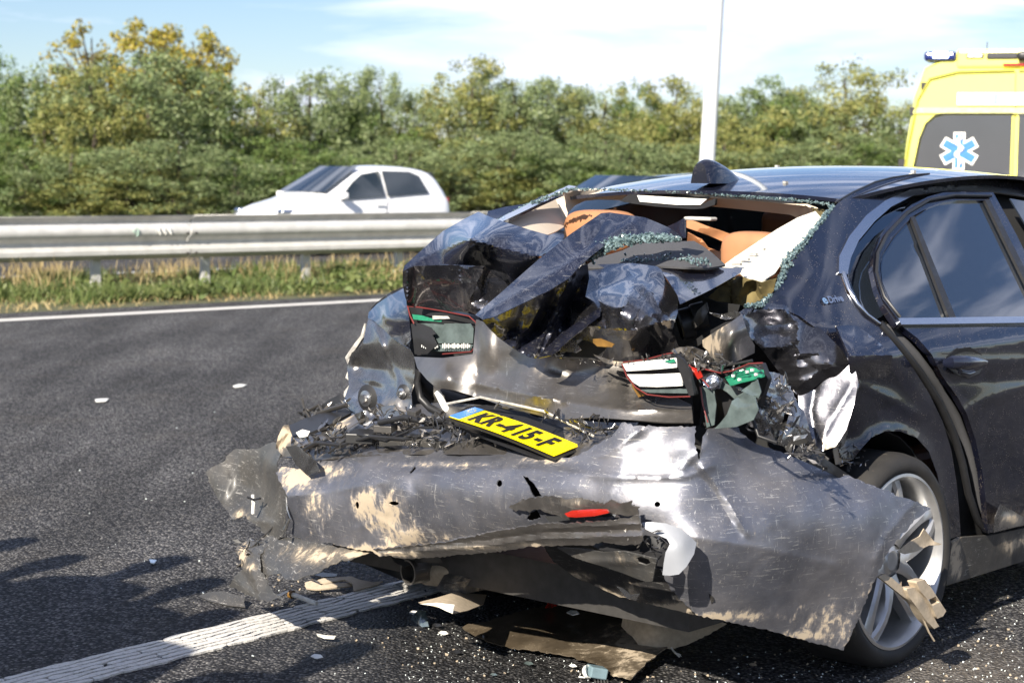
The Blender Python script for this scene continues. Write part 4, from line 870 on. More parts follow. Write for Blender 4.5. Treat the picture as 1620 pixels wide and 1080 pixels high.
def headrest(px0, px1, y0, y1, u, name='headrest'):
    c = hit((px0+px1)/2, (y0+y1)/2, U(u)); w2 = (px1-px0)/2/F*c[1]/.75; h2 = (y1-y0)/2/F*c[1]
    bm = bmesh.new(); bmesh.ops.create_icosphere(bm, subdivisions=4, radius=1)
    V = []
    for v in bm.verts:
        p = v.co; k = 1/max(1e-6, (abs(p.x)**3.4+abs(p.y)**3.4+abs(p.z)**3.4)**(1/3.4)); V.append(c+L_*p.x*k*w2+A_*p.y*k*.06+np.array([0, 0, p.z*k*h2])*(1+.0*p.x))
    Fq = [tuple(v.index for v in f.verts) for f in bm.faces]; bm.free()
    o = mesh_obj(name, V, Fq, M['leather'], car, 80)
    MB().tube([c+L_*w2*.5, c+L_*w2*.5+np.array([0, 0, -.3])], .008, 8).build('headrest_stem', M['chrome'], car); MB().tube([c-L_*w2*.5, c-L_*w2*.5+np.array([0, 0, -.3])], .008, 8).build('headrest_stem', M['chrome'], car)
headrest(901, 1002, 332, 400, .25); headrest(1152, 1232, 366, 440, .18)
# rear seat back, front seats and an added dark sheet beyond
bevel(MB().obox(C(.32, .88, .72), A_, L_, (0, 0, 1), .08, .62, .32).build('seat_back', M['leather'], car), .05, 3)
bevel(MB().obox(C(.75, .88, .48), A_, L_, (0, 0, 1), .30, .62, .08).build('seat_cushion', M['leather'], car), .05, 3)
for vv in (.5, 1.28):
    bevel(MB().obox(C(1.45, vv, .78), A_, L_, (0, 0, 1), .07, .24, .36).build('front_seat', M['leather'], car), .06, 3); bevel(MB().obox(C(1.42, vv, 1.26), A_, L_, (0, 0, 1), .05, .12, .08).build('front_headrest', M['leather'], car), .04, 3)
MB().obox(C(2.3, .9, .86), A_, L_, (0, 0, 1), .18, .68, .12).build('dashboard', M['black'], car)
bl = MB().obox(C(1.85, .9, 1.18), A_, L_, (0, 0, 1), .01, .64, .28).build('cabin_curtain', M['void'], car)  # added dark sheet, blocks the bright view through the cabin
sheet('seat_belt_cover', [(1086, 346), (1100, 350), (1130, 362), (1161, 372), (1150, 385), (1120, 372), (1086, 360)], M['leather'], car, U(.35), step=6, bumps=[(1120, 362, 25, 8, -.03)])
sheet('seat_fabric', [(1088, 368), (1110, 378), (1120, 392), (1138, 398), (1152, 372), (1140, 410), (1110, 400), (1086, 392)], M['leather'], car, U(.30), step=6, crumple=((12, .05),))
bevel(MB().obox(hit(1108, 346, U(.12)), L_, A_, (0, 0, 1), .055, .02, .006).build('grab_handle', M['sealant'], car), .005)
# bare inner side of the fallen pillar trim on the right
pt = sheet('fallen_pillar_trim', [(1142, 421), (1160, 408), (1190, 388), (1230, 362), (1262, 344), (1290, 334), (1300, 345), (1285, 365), (1262, 392), (1240, 412), (1226, 432), (1205, 445), (1180, 440), (1168, 428)], M['cream'], car, None, ctl=[(1142, 421, U(-.38)), (1290, 334, U(.28)), (1300, 345, U(.26)), (1205, 445, U(-.38)), (1240, 412, U(-.18)), (1200, 385, U(-.12))], step=5, creases=[([(1150, 420), (1200, 388), (1285, 340)], -.012, 5), ([(1180, 425), (1280, 352)], .012, 6)], thick=.004, sharp=40)
for i in range(9):
    f = i/9; MB().obox(hit(1166+112*f, 418-70*f, U(-.36+.6*f)), L_-A_*.9, A_, (0, 0, 1), .012, .006, .004).build('trim_slot', M['sealant'], under(pt, car))
sheet('side_foam', [(1120, 470), (1140, 452), (1168, 436), (1205, 447), (1228, 440), (1224, 460), (1208, 478), (1180, 484), (1150, 478), (1128, 476)], M['foam'], car, U(-.42), step=5, crumple=((30, .04),), sharp=30)
sheet('pillar_foam', [(1284, 329), (1304, 331), (1306, 342), (1290, 345)], M['foam'], car, U(.36), step=4)
sheet('parcel_shelf', [(925, 421), (945, 408), (985, 396), (1005, 386), (1030, 383), (1098, 381), (1112, 389), (1127, 400), (1148, 419), (1120, 424), (1030, 420), (960, 424)], M['grey'], car, None, ctl=[(925, 421, U(-.72)), (1005, 386, U(-.45)), (1098, 381, U(-.40)), (1148, 419, U(-.48)), (1030, 420, U(-.66)), (1075, 400, U(-.56))], step=6, crumple=((14, .015),), creases=[([(1085, 392), (1090, 418)], -.02, 6)], thick=.006)

# ---- folded boot lid
sheet('boot_lid_left', [(757, 335), (775, 343), (795, 350), (840, 364), (890, 378), (905, 392), (890, 420), (860, 452), (830, 466), (803, 452), (766, 421), (700, 418), (658, 421), (637, 429), (640, 420), (662, 400), (700, 366), (735, 346)], M['lidpaint'], car, None,
      ctl=[(757, 335, U(-.46)), (700, 366, U(-.62)), (637, 429, U(-.84)), (745, 378, U(-.86)), (825, 366, U(-.70)), (890, 378, U(-.58)), (803, 452, U(-.66)), (766, 421, U(-.70)), (700, 418, U(-.74)), (860, 452, U(-.60)), (850, 410, U(-.80))], creases=[([(637, 428), (690, 398), (745, 378)], -.02, 10), ([(745, 378), (790, 392), (850, 405)], -.03, 12), ([(745, 378), (775, 415)], -.02, 8)], step=4, crumple=((12, .022), (30, .006)), sharp=16, seed=3)
sheet('crumpled_lamp_surround', [(637, 429), (655, 421), (700, 419), (766, 421), (803, 451), (792, 470), (756, 499), (740, 492), (700, 493), (672, 486), (645, 484), (641, 470), (637, 450)], M['crush'], car, None,
      ctl=[(637, 429, U(-.86)), (655, 421, U(-.84)), (766, 421, U(-.82)), (803, 451, U(-.76)), (756, 499, U(-.76)), (700, 493, U(-.74)), (645, 484, U(-.80)), (690, 450, U(-.77))], creases=[([(645, 432), (644, 482)], -.03, 7), ([(766, 422), (735, 490)], -.02, 8), ([(690, 440), (755, 448)], -.015, 7), ([(666, 430), (700, 492)], .012, 8)], step=3.6, crumple=((26, .022),), sharp=20, seed=5, dirt=[(740, 470, 30, 30, .25)])
# left lamp
lampL = sheet('left_tail_lamp', [(644, 483), (660, 484), (700, 490), (745, 500), (752, 512), (752, 548), (745, 558), (700, 561), (660, 562), (652, 540), (648, 505)], M['black'], car, U(-.72), step=7, thick=.03)
lpp = under(lampL, car)
sheet('lens', [(662, 511), (744, 512), (749, 520), (748, 543), (668, 543)], M['lens'], lpp, U(-.745), step=8, crumple=((6, .004),))
sheet('lens_lower', [(664, 545), (748, 545), (744, 555), (672, 556)], M['lens'], lpp, U(-.75), step=8)
sheet('lens_shadow_piece', [(650, 512), (664, 511), (682, 518), (690, 528), (684, 530), (692, 545), (676, 560), (656, 560)], M['black'], lpp, U(-.765), step=5, crumple=((8, .01),))
sheet('circuit_board', [(652, 497), (668, 499), (680, 503), (700, 505), (698, 509), (670, 507), (654, 505)], M['pcb'], lpp, U(-.76), step=5, crumple=((5, .004),))
sheet('circuit_board', [(684, 499), (708, 500), (712, 504), (684, 505)], M['sealant'], lpp, U(-.768), step=4)
MB().tube([hit(a, b, U(-.77)) for a, b in [(644, 484), (664, 486), (700, 492), (742, 500), (753, 510), (754, 545), (746, 556), (700, 560)]], .0022, 6).build('red_rim', M['redplastic'], lpp, 60)
MB().tube([hit(a, b, U(-.775)) for a, b in [(645, 485), (649, 500), (655, 512)]], .0024, 6).build('red_rim', M['redplastic'], lpp)
rb = MB()
for i in range(26):
    if i in (9, 10): continue
    rb.obox(hit(668+i*3.0, 547+.0*i, U(-.765)), L_, A_, (0, 0, 1), .0014, .002, .004+.005*((i*7) % 5)/5)
rb.build('lens_ribs', M['white'], lpp)
# left wing
sheet('left_wing_top', [(643, 452), (638, 456), (615, 468), (597, 480), (583, 494), (582, 503), (592, 508), (606, 520), (622, 536), (648, 551), (650, 535), (647, 505), (644, 483), (641, 470)], M['lidpaint'], car, None, ctl=[(643, 455, U(-.60)), (583, 494, U(-.52)), (582, 503, U(-.55)), (648, 551, U(-.74)), (644, 483, U(-.72)), (606, 520, U(-.66)), (620, 500, U(-.68))], step=4, crumple=((40, .018),), bumps=[(615, 500, 14, 14, -.02)], sharp=45, seed=6)
sheet('left_wing_edge', [(641, 452), (618, 462), (596, 478), (585, 490), (600, 483), (622, 470), (643, 462)], M['crush'], car, U(-.50), step=4, crumple=((10, .01),))
lw = sheet('left_inner_wing', [(583, 503), (600, 511), (622, 536), (648, 552), (655, 565), (657, 600), (650, 622), (652, 650), (652, 690), (645, 668), (638, 652), (620, 645), (600, 648), (575, 655), (545, 652), (541, 640), (552, 610), (549, 580), (556, 558), (574, 545), (578, 522)], M['foil'], car, None,
      ctl=[(583, 503, U(-.56)), (574, 545, U(-.62)), (549, 580, U(-.58)), (545, 650, U(-.66)), (600, 648, U(-.73)), (638, 652, U(-.76)), (655, 565, U(-.74)), (648, 552, U(-.73)), (652, 690, U(-.82)), (600, 580, U(-.60)), (620, 610, U(-.68))],
      bumps=[(600, 560, 12, 26, -.03), (592, 620, 22, 16, .035), (570, 580, 10, 14, .03), (612, 628, 16, 12, -.02)], creases=[([(594, 515), (610, 560), (630, 600), (628, 650)], -.025, 6), ([(560, 640), (590, 600), (616, 616)], -.015, 7)], crumple=((22, .018),), step=4, sharp=60, seed=9, dirt=[(630, 640, 40, 14, .5)])
tr = MB().tube([hit(a, b, U(-.50)) for a, b in [(578, 512), (574, 532), (560, 552), (552, 566), (556, 580), (553, 596), (560, 606), (551, 622), (548, 640), (541, 650)]], [.004, .008, .010, .014, .010, .014, .012, .016, .012, .014], 7); o = tr.build('torn_sealant', M['sealant'], car, 30)
for (a, b, s_) in ((580, 630, .026), (637, 622, .017), (672, 585, .012)):
    v, f_ = lathe([(0, -.02), (s_*.5, -.02), (s_*.55, -.008), (s_, -.006), (s_, .0)], hit(a, b, U(-.74)), A_, 18); o = mesh_obj('bolt', v, f_, M['screw'], car, 40)
    v, f_ = lathe([(s_*1.0, -.002), (s_*1.4, .001), (s_*1.7, .004)], hit(a, b, U(-.74)), A_, 18); mesh_obj('washer', v, f_, M['black'], under(o, car), 40)
# rear panel
rpn = sheet('rear_panel', [(655, 564), (700, 566), (748, 560), (753, 505), (800, 520), (860, 548), (900, 545), (950, 560), (990, 568), (1000, 600), (1030, 622), (1070, 628), (1094, 640), (1096, 668), (1050, 668), (1000, 664), (940, 660), (880, 664), (850, 656), (800, 643), (752, 627), (718, 617), (690, 613), (675, 600), (660, 582)], M['panel'], car, None,
      ctl=[(655, 564, U(-.76)), (753, 505, U(-.80)), (860, 548, U(-.86)), (700, 600, U(-.88)), (752, 627, U(-.86)), (850, 656, U(-.92)), (940, 660, U(-.95)), (1096, 668, U(-.93)), (1070, 628, U(-.84)), (1000, 600, U(-.84)), (950, 560, U(-.84)), (900, 600, U(-.85)), (800, 590, U(-.84)), (850, 625, U(-.93)), (980, 640, U(-.93))],
      creases=[([(755, 606), (850, 628), (960, 646), (1094, 650)], -.022, 9), ([(752, 505), (758, 560), (752, 625)], .012, 6), ([(700, 566), (712, 600)], -.01, 12), ([(1000, 570), (990, 640)], .01, 8)], bumps=[(772, 540, 12, 40, -.022), (700, 595, 22, 18, -.025), (900, 590, 60, 16, .012)], crumple=((40, .006),), step=5, thick=.004, sharp=50, seed=12, dirt=[(860, 580, 30, 25, .45), (1000, 600, 14, 60, .3), (950, 600, 60, 20, .2)])
sheet('rust_streak', [(995, 570), (1002, 572), (1008, 600), (1022, 625), (1010, 628), (1000, 612)], M['amber'], under(rpn, car), U(-.90), step=4, thick=.001)
# rubber hose and white strut in the opening under the left lamp
MB().tube([hit(a, b, U(-.80)) for a, b in [(662, 585), (660, 605), (666, 630), (680, 645), (700, 655)]], .012, 8).build('rubber_hose', M['black'], car, 60)
MB().tube([hit(a, b, U(-.78)) for a, b in [(692, 620), (703, 642), (716, 662)]], .011, 8).build('white_strut', M['white'], car, 60)
MB().tube([hit(a, b, U(-.60)) for a, b in [(670, 600), (690, 625), (740, 640)]], .03, 8).build('crushed_tube', M['steel'], car, 60)
# centre of the lid
sheet('boot_lid_centre', [(905, 428), (930, 419), (1000, 416), (1045, 422), (1060, 440), (1073, 466), (1072, 495), (1064, 520), (1072, 545), (1082, 556), (1062, 562), (1035, 566), (1000, 572), (978, 572), (955, 566), (938, 560), (915, 546), (902, 520), (905, 480)], M['crush'], car, None,
      ctl=[(905, 428, U(-.76)), (930, 419, U(-.72)), (1000, 416, U(-.68)), (1045, 422, U(-.66)), (1073, 466, U(-.76)), (1064, 520, U(-.86)), (1000, 512, U(-1.02)), (940, 505, U(-.98)), (902, 520, U(-.92)), (938, 560, U(-.86)), (1000, 572, U(-.88)), (1062, 562, U(-.82)), (1020, 455, U(-.88)), (960, 455, U(-.86))],
      creases=[([(992, 425), (1002, 440), (1003, 455), (980, 500)], -.022, 6), ([(928, 515), (960, 520), (1005, 522), (1060, 505)], -.025, 9), ([(1072, 468), (1045, 430)], -.015, 6), ([(1030, 440), (1012, 480), (1004, 518)], .018, 7), ([(950, 430), (945, 470), (960, 515)], .016, 7), ([(1050, 500), (1035, 470), (1015, 450)], -.012, 6)], crumple=((20, .036), (60, .008)), step=3.6, sharp=16, seed=14)
sheet('boot_lid_flap', [(1040, 421), (1090, 421), (1130, 423), (1175, 424), (1172, 431), (1150, 444), (1125, 458), (1100, 470), (1076, 481), (1072, 467), (1058, 445), (1047, 430)], M['lidpaint'], car, None, ctl=[(1040, 421, U(-.66)), (1175, 424, U(-.42)), (1076, 481, U(-.90)), (1072, 467, U(-.86)), (1125, 458, U(-.68)), (1110, 423, U(-.55))], bumps=[(1065, 435, 14, 14, -.02)], step=5, sharp=60)
sheet('boot_lid_fold', [(752, 498), (757, 493), (790, 465), (850, 412), (904, 369), (935, 348), (951, 337), (965, 336), (1020, 344), (1040, 352), (1058, 360), (1080, 374), (1074, 380), (1030, 373), (1000, 371), (962, 384), (935, 405), (916, 422), (900, 440), (868, 460), (820, 483), (782, 501), (764, 505)], M['lidpaint'], car, None,
      ctl=[(752, 498, U(-1.04)), (850, 412, U(-.97)), (935, 348, U(-.84)), (965, 336, U(-.76)), (1020, 344, U(-.70)), (1080, 374, U(-.62)), (764, 505, U(-1.08)), (868, 460, U(-1.09)), (916, 422, U(-1.04)), (935, 405, U(-1.0)), (1000, 371, U(-.82))],
      creases=[([(757, 500), (880, 430), (1000, 352)], -.012, 8), ([(960, 345), (925, 400)], .01, 8)], crumple=((10, .010), (30, .003)), step=4, sharp=14, seed=15)
sheet('boot_lid_tip', [(1056, 358), (1070, 352), (1082, 345), (1084, 350), (1085, 376), (1076, 378), (1062, 366)], M['lidpaint'], car, U(-.62), step=4)
sheet('boot_lid_underside', [(760, 503), (782, 501), (820, 483), (868, 460), (900, 440), (916, 422), (930, 419), (932, 440), (926, 470), (915, 500), (905, 530), (890, 552), (866, 563), (845, 567), (838, 565), (812, 551), (790, 535), (773, 519)], M['liddark'], car, None,
      ctl=[(760, 503, U(-1.06)), (868, 460, U(-1.07)), (916, 422, U(-1.02)), (930, 440, U(-.94)), (905, 530, U(-.93)), (841, 566, U(-.95)), (800, 540, U(-.98)), (860, 510, U(-.94)), (885, 480, U(-.92))],
      creases=[([(900, 445), (872, 500), (848, 560)], -.045, 6), ([(884, 455), (850, 520), (822, 550)], .035, 7), ([(922, 435), (893, 510), (868, 560)], .03, 7), ([(912, 432), (884, 500), (858, 562)], -.03, 5), ([(862, 470), (838, 520), (800, 540)], -.03, 6), ([(830, 485), (812, 530)], .02, 6)], crumple=((70, .03),), step=3.6, sharp=25, seed=16)
sheet('boot_lid_lip', [(848, 567), (866, 548), (885, 530), (915, 508), (940, 492), (950, 486), (948, 500), (925, 518), (895, 542), (872, 562)], M['lidpaint'], car, None, ctl=[(848, 567, U(-1.0)), (950, 486, U(-.99)), (872, 562, U(-1.02)), (885, 530, U(-.97)), (925, 518, U(-1.02))], step=4, creases=[([(850, 565), (945, 492)], -.012, 5)], sharp=50)
sheet('dark_lid_pocket', [(872, 563), (895, 543), (925, 520), (948, 502), (958, 520), (962, 545), (950, 566), (915, 565)], M['black'], car, U(-.90), step=5, crumple=((16, .03),), sharp=20)
sheet('bent_reflection_tab', [(890, 545), (897, 531), (908, 538), (920, 553), (912, 558), (896, 556), (884, 562)], M['foil'], car, U(-.96), step=4, crumple=((5, .01),))  # bare-metal piece stands in for a triangle of reflected light
sheet('amber_sealant', [(938, 536), (950, 535), (972, 544), (968, 549), (945, 548), (938, 542)], M['amber'], car, U(-1.0), step=4, thick=.002)
# dark hollow right of the lid with its round plugs
sheet('hinge_well', [(1068, 475), (1110, 468), (1135, 478), (1170, 482), (1165, 500), (1130, 522), (1108, 545), (1085, 552), (1066, 540)], M['void'], car, U(-.55), step=8, crumple=((14, .04),))
for a, b, s1 in ((1085, 512, .040), (1105, 500, .034)):
    v, f_ = lathe([(s1, -.02), (s1*1.12, -.015), (s1*1.12, .02), (s1*.6, .02), (s1*.55, -.005), (.0, -.005)], hit(a, b, U(-.62)), A_*.8-L_*.8+np.array([0, 0, .3]), 24); mesh_obj('rubber_plug', v, f_, M['black'], car, 40)
sheet('seal_lip', [(1118, 478), (1121, 490), (1112, 510), (1098, 520), (1096, 508), (1103, 492)], M['steel'], car, U(-.66), step=4, bumps=[(1109, 498, 6, 16, -.015)])
sheet('black_seal', [(1085, 548), (1110, 530), (1150, 508), (1168, 497), (1166, 503), (1140, 522), (1112, 542), (1090, 556)], M['black'], car, U(-.68), step=4, thick=.01)
sheet('torn_bracket', [(1122, 494), (1140, 498), (1160, 492), (1172, 494), (1166, 503), (1148, 506), (1130, 500)], M['foil'], car, U(-.70), step=3, crumple=((20, .02),), sharp=20)
sheet('dusty_inner_panel', [(1174, 496), (1158, 508), (1132, 524), (1111, 538), (1112, 548), (1120, 555), (1128, 572), (1139, 585), (1167, 571), (1194, 558), (1194, 546), (1184, 528), (1176, 506)], M['panel'], car, None, ctl=[(1174, 496, U(-.74)), (1111, 538, U(-.74)), (1139, 585, U(-.80)), (1194, 550, U(-.66)), (1150, 545, U(-.86)), (1165, 520, U(-.84))], step=4, crumple=((10, .008),), creases=[([(1174, 500), (1192, 545)], -.015, 6)], dirt=[(1122, 546, 26, 30, .75), (1140, 520, 20, 12, .5)], sharp=60, seed=18)
sheet('crushed_rim', [(1060, 554), (1075, 549), (1095, 548), (1115, 556), (1133, 572), (1142, 586), (1130, 588), (1110, 580), (1090, 575), (1074, 565)], M['panel'], car, U(-.84), step=4, crumple=((30, .022),), sharp=25, dirt=[(1090, 562, 30, 10, .4)])
sheet('crushed_rim', [(938, 560), (970, 571), (1000, 573), (1040, 566), (1060, 560), (1062, 566), (1020, 574), (975, 580), (955, 573)], M['panel'], car, U(-.94), step=4, crumple=((20, .012),), dirt=[(990, 573, 40, 8, .5)])
# right tail lamp, half pushed out
lr = sheet('right_tail_lamp', [(984, 575), (1000, 571), (1040, 566), (1064, 560), (1072, 572), (1080, 592), (1091, 625), (1060, 626), (1024, 623), (1004, 612), (992, 594)], M['black'], car, U(-.93), step=7, thick=.04)
lrp = under(lr, car)
sheet('white_lens_bar', [(985, 576), (1010, 572), (1040, 569), (1069, 566), (1071, 581), (1040, 584), (1010, 586), (991, 587)], M['white'], lrp, U(-.955), step=6, bumps=[(1030, 577, 40, 9, -.008)], thick=.006)
sheet('white_lens_bar', [(992, 592), (1030, 592), (1075, 590), (1080, 610), (1040, 612), (1012, 611), (1001, 604)], M['white'], lrp, U(-.955), step=6, bumps=[(1038, 600, 40, 10, -.008)], thick=.006)
sheet('lens_lower', [(1010, 616), (1086, 615), (1088, 622), (1028, 621)], M['lens'], lrp, U(-.95), step=6, thick=.003)
sheet('circuit_board', [(1050, 571), (1066, 567), (1068, 573), (1060, 574)], M['pcb'], lrp, U(-.965), step=4)
MB().tube([hit(a, b, U(-.955)) for a, b in [(984, 575), (992, 596), (1006, 613), (1024, 624), (1058, 628), (1092, 627)]], .0022, 6).build('red_rim', M['redplastic'], lrp, 60)
MB().tube([hit(a, b, U(-.955)) for a, b in [(986, 573), (1020, 569), (1050, 561), (1064, 558)]], .002, 6).build('red_rim', M['redplastic'], lrp, 60)
sheet('lamp_end_cap', [(1070, 562), (1080, 568), (1092, 590), (1098, 625), (1090, 626), (1080, 600), (1072, 580)], M['black'], lrp, U(-.97), step=5, thick=.01)
lo = sheet('outer_tail_lamp', [(1088, 573), (1110, 582), (1140, 586), (1180, 578), (1205, 575), (1215, 600), (1205, 630), (1200, 655), (1165, 674), (1128, 680), (1108, 676), (1118, 640), (1108, 610)], M['black'], car, U(-.80), step=7, thick=.02, crumple=((10, .01),))
lop = under(lo, car)
sheet('circuit_board', [(1147, 597), (1165, 586), (1188, 580), (1208, 585), (1210, 594), (1190, 600), (1172, 604), (1155, 609)], M['pcb'], lop, None, ctl=[(1147, 597, U(-.86)), (1210, 590, U(-.84)), (1165, 608, U(-.90)), (1188, 580, U(-.82))], step=4, thick=.003)
for a, b in ((1160, 594), (1182, 588), (1196, 592), (1190, 585), (1170, 600)): MB().obox(hit(a, b, U(-.885)), L_, A_, (0, 0, 1), .003, .004, .003).build('led', M['white'], lop)
for k_, (pl_, uu) in enumerate([([(1108, 612), (1128, 613), (1133, 640), (1130, 672), (1118, 676), (1112, 640)], -.86), ([(1135, 600), (1160, 612), (1180, 622), (1172, 640), (1150, 620), (1136, 612)], -.85), ([(1172, 618), (1198, 600), (1204, 620), (1200, 630), (1190, 626)], -.87), ([(1150, 655), (1140, 668), (1130, 678), (1165, 675), (1192, 664), (1200, 648), (1194, 628), (1176, 622), (1158, 634)], -.88), ([(1100, 590), (1125, 598), (1140, 612), (1130, 618), (1108, 606)], -.84)]):
    sheet('lens_fragment', pl_, M['lens'], lop, U(uu), step=5, crumple=((7, .012),), seed=30+k_, thick=.003, sharp=20)
for pl_ in ([(1090, 577), (1105, 592), (1122, 612)], [(1108, 612), (1112, 640), (1120, 668)], [(1112, 583), (1140, 590), (1160, 586), (1185, 575), (1207, 574)]):
    MB().tube([hit(a, b, U(-.89)) for a, b in pl_], .0022, 6).build('red_rim', M['redplastic'], lop, 60)
sheet('black_gap_trim', [(1094, 620), (1104, 600), (1110, 640), (1106, 672), (1094, 678), (1088, 668), (1098, 650)], M['void'], car, U(-.78), step=6)  # near-black sheet filling the gap between the lamps

# ---- the mangled ledge between panel and bumper
sheet('crushed_ledge', [(440, 722), (446, 690), (470, 678), (520, 662), (560, 648), (600, 640), (650, 640), (700, 636), (760, 640), (850, 660), (960, 668), (1010, 668), (990, 690), (945, 712), (900, 728), (850, 722), (800, 718), (640, 718), (560, 722), (500, 728)], M['panel'], car, None,
      ctl=[(440, 722, U(-.86)), (446, 690, U(-.74)), (520, 662, U(-.62)), (650, 640, U(-.72)), (760, 640, U(-.80)), (960, 668, U(-.84)), (900, 728, U(-1.0)), (640, 718, U(-.96)), (500, 728, U(-.90)), (800, 718, U(-.98)), (700, 680, U(-.88)), (560, 690, U(-.80)), (990, 690, U(-.93))], crumple=((120, .022), (260, .010)), step=4.5, sharp=22, seed=20, dirt=[(480, 700, 30, 26, .7), (640, 690, 80, 20, .35), (900, 690, 60, 20, .4)])
sheet('bumper_beam', [(458, 672), (500, 655), (546, 645), (556, 652), (520, 672), (480, 688), (462, 690)], M['black'], car, None, ctl=[(458, 672, U(-.80)), (556, 652, U(-.70)), (480, 688, U(-.88)), (520, 672, U(-.86))], step=5, thick=.01)
sheet('perforated_bar', [(462, 692), (500, 684), (545, 664), (560, 655), (566, 668), (540, 684), (500, 698), (468, 708)], M['panel'], car, None, ctl=[(462, 692, U(-.88)), (560, 655, U(-.76)), (500, 698, U(-.93)), (540, 684, U(-.88))], holes=[[(503+6*math.cos(t), 684+4*math.sin(t)) for t in np.linspace(0, 6.28, 9)[:-1]], [(522+6*math.cos(t), 677+4*math.sin(t)) for t in np.linspace(0, 6.28, 9)[:-1]], [(536+3*math.cos(t), 669+2.5*math.sin(t)) for t in np.linspace(0, 6.28, 9)[:-1]]], step=4, dirt=[(540, 665, 20, 20, .8)])
sheet('white_clip', [(468, 684), (478, 679), (490, 682), (486, 690), (474, 692)], M['white'], car, U(-.95), step=4)
sheet('muddy_corner_post', [(436, 708), (440, 690), (448, 673), (456, 672), (462, 690), (480, 708), (468, 722), (448, 722)], M['panel'], car, U(-.93), step=4, crumple=((16, .02),), dirt=[(450, 690, 20, 24, 1.0)], sharp=25)
sheet('white_torn_patch', [(452, 706), (470, 704), (498, 728), (506, 745), (486, 752), (468, 735)], M['foil'], car, U(-.98), step=4, crumple=((8, .006),))
sheet('broken_trim', [(480, 640), (484, 652), (500, 648), (520, 632), (540, 622), (546, 630), (530, 645), (500, 660), (482, 662), (478, 650)], M['black'], car, U(-.66), step=4, crumple=((16, .03),), sharp=20)
for pl_, rr_ in (([(478, 630), (481, 645), (490, 660)], .004), ([(490, 648), (505, 640), (512, 655)], .006), ([(502, 655), (520, 648), (548, 640)], .008), ([(600, 640), (620, 652), (640, 668)], .006), ([(640, 668), (665, 672), (700, 660)], .008)):
    MB().tube([hit(a, b, U(-.74)) for a, b in pl_], rr_, 6).build('broken_strut', M['steel'], car, 60)
sheet('crumpled_film', [(560, 655), (590, 645), (625, 640), (640, 655), (655, 668), (630, 672), (600, 668), (570, 672)], M['foil'], car, U(-.82), step=4, crumple=((30, .02),), sharp=25, seed=22)
sheet('crumpled_film', [(560, 690), (590, 672), (625, 668), (655, 664), (665, 672), (640, 690), (600, 704), (570, 706)], M['panel'], car, U(-.88), step=4, crumple=((40, .025),), sharp=25, seed=23)
sheet('grey_bar', [(600, 692), (640, 688), (700, 698), (742, 702), (745, 712), (700, 710), (640, 704), (600, 706)], M['inner'], car, U(-.96), step=5, bumps=[(670, 698, 70, 5, -.015)])
for i, pl_ in enumerate(([(480, 712), (520, 694), (580, 684), (620, 690)], [(560, 712), (580, 700), (600, 704), (630, 712)], [(700, 640), (760, 628), (860, 650), (940, 690)], [(900, 668), (950, 680), (985, 676)])):
    MB().tube([hit(a, b, U(-.93)) for a, b in pl_], .0035, 5).build('loose_wire', M['black'] if i != 2 else M['sealant'], car, 60)
sheet('plate_surround', [(700, 668), (712, 661), (740, 642), (770, 640), (830, 652), (880, 672), (925, 695), (938, 705), (920, 716), (890, 726), (850, 722), (780, 696), (730, 676)], M['black'], car, None, ctl=[(700, 668, U(-.99)), (740, 642, U(-.86)), (938, 705, U(-.88)), (890, 726, U(-1.02)), (780, 696, U(-1.02)), (830, 652, U(-.86))], step=5, thick=.008, crumple=((12, .006),), push=.012)
for i_, (a, b, s_, m_) in enumerate(((575, 690, .022, 'black'), (610, 676, .016, 'steel'), (690, 668, .018, 'black'), (655, 652, .014, 'steel'), (540, 700, .015, 'steel'))):
    q0 = hit(a, b, U(-.95)); bevel(MB().obox(q0, L_+A_*(.3*i_-.6), A_+np.array([0, 0, .3]), (0, 0, 1), s_*1.9, s_, s_*.7).build('clip_block', M[m_], car), .003)
for pts, rr_, mt in (([(470, 716), (500, 700), (540, 704), (585, 690), (640, 694), (690, 684)], .006, 'black'), ([(520, 716), (560, 686), (610, 696), (660, 676), (700, 676)], .004, 'black'), ([(600, 668), (640, 660), (676, 668), (702, 664)], .009, 'black'), ([(1170, 640), (1190, 660), (1200, 690), (1230, 700)], .005, 'black'), ([(1100, 560), (1120, 575), (1150, 578), (1190, 570)], .004, 'black')):
    MB().tube([hit(a, b, U(-.97 if a < 900 else -.84)) for a, b in pts], rr_, 8).build('loose_cable', M[mt], car, 60)
sheet('reflector_bowl', [(1112, 592), (1130, 590), (1142, 600), (1138, 614), (1122, 616), (1112, 606)], M['chrome'], lop, U(-.87), bumps=[(1127, 603, 9, 8, .03)], step=3, thick=.002)
sheet('red_lens_piece', [(1094, 580), (1106, 584), (1112, 596), (1104, 600), (1096, 592)], M['reflector'], lop, U(-.90), step=4, crumple=((5, .008),), thick=.003)
0 and sheet('red_lens_piece', [(714, 496), (742, 502), (748, 508), (735, 508), (716, 503)], M['reflector'], lpp, U(-.77), step=4, thick=.003)
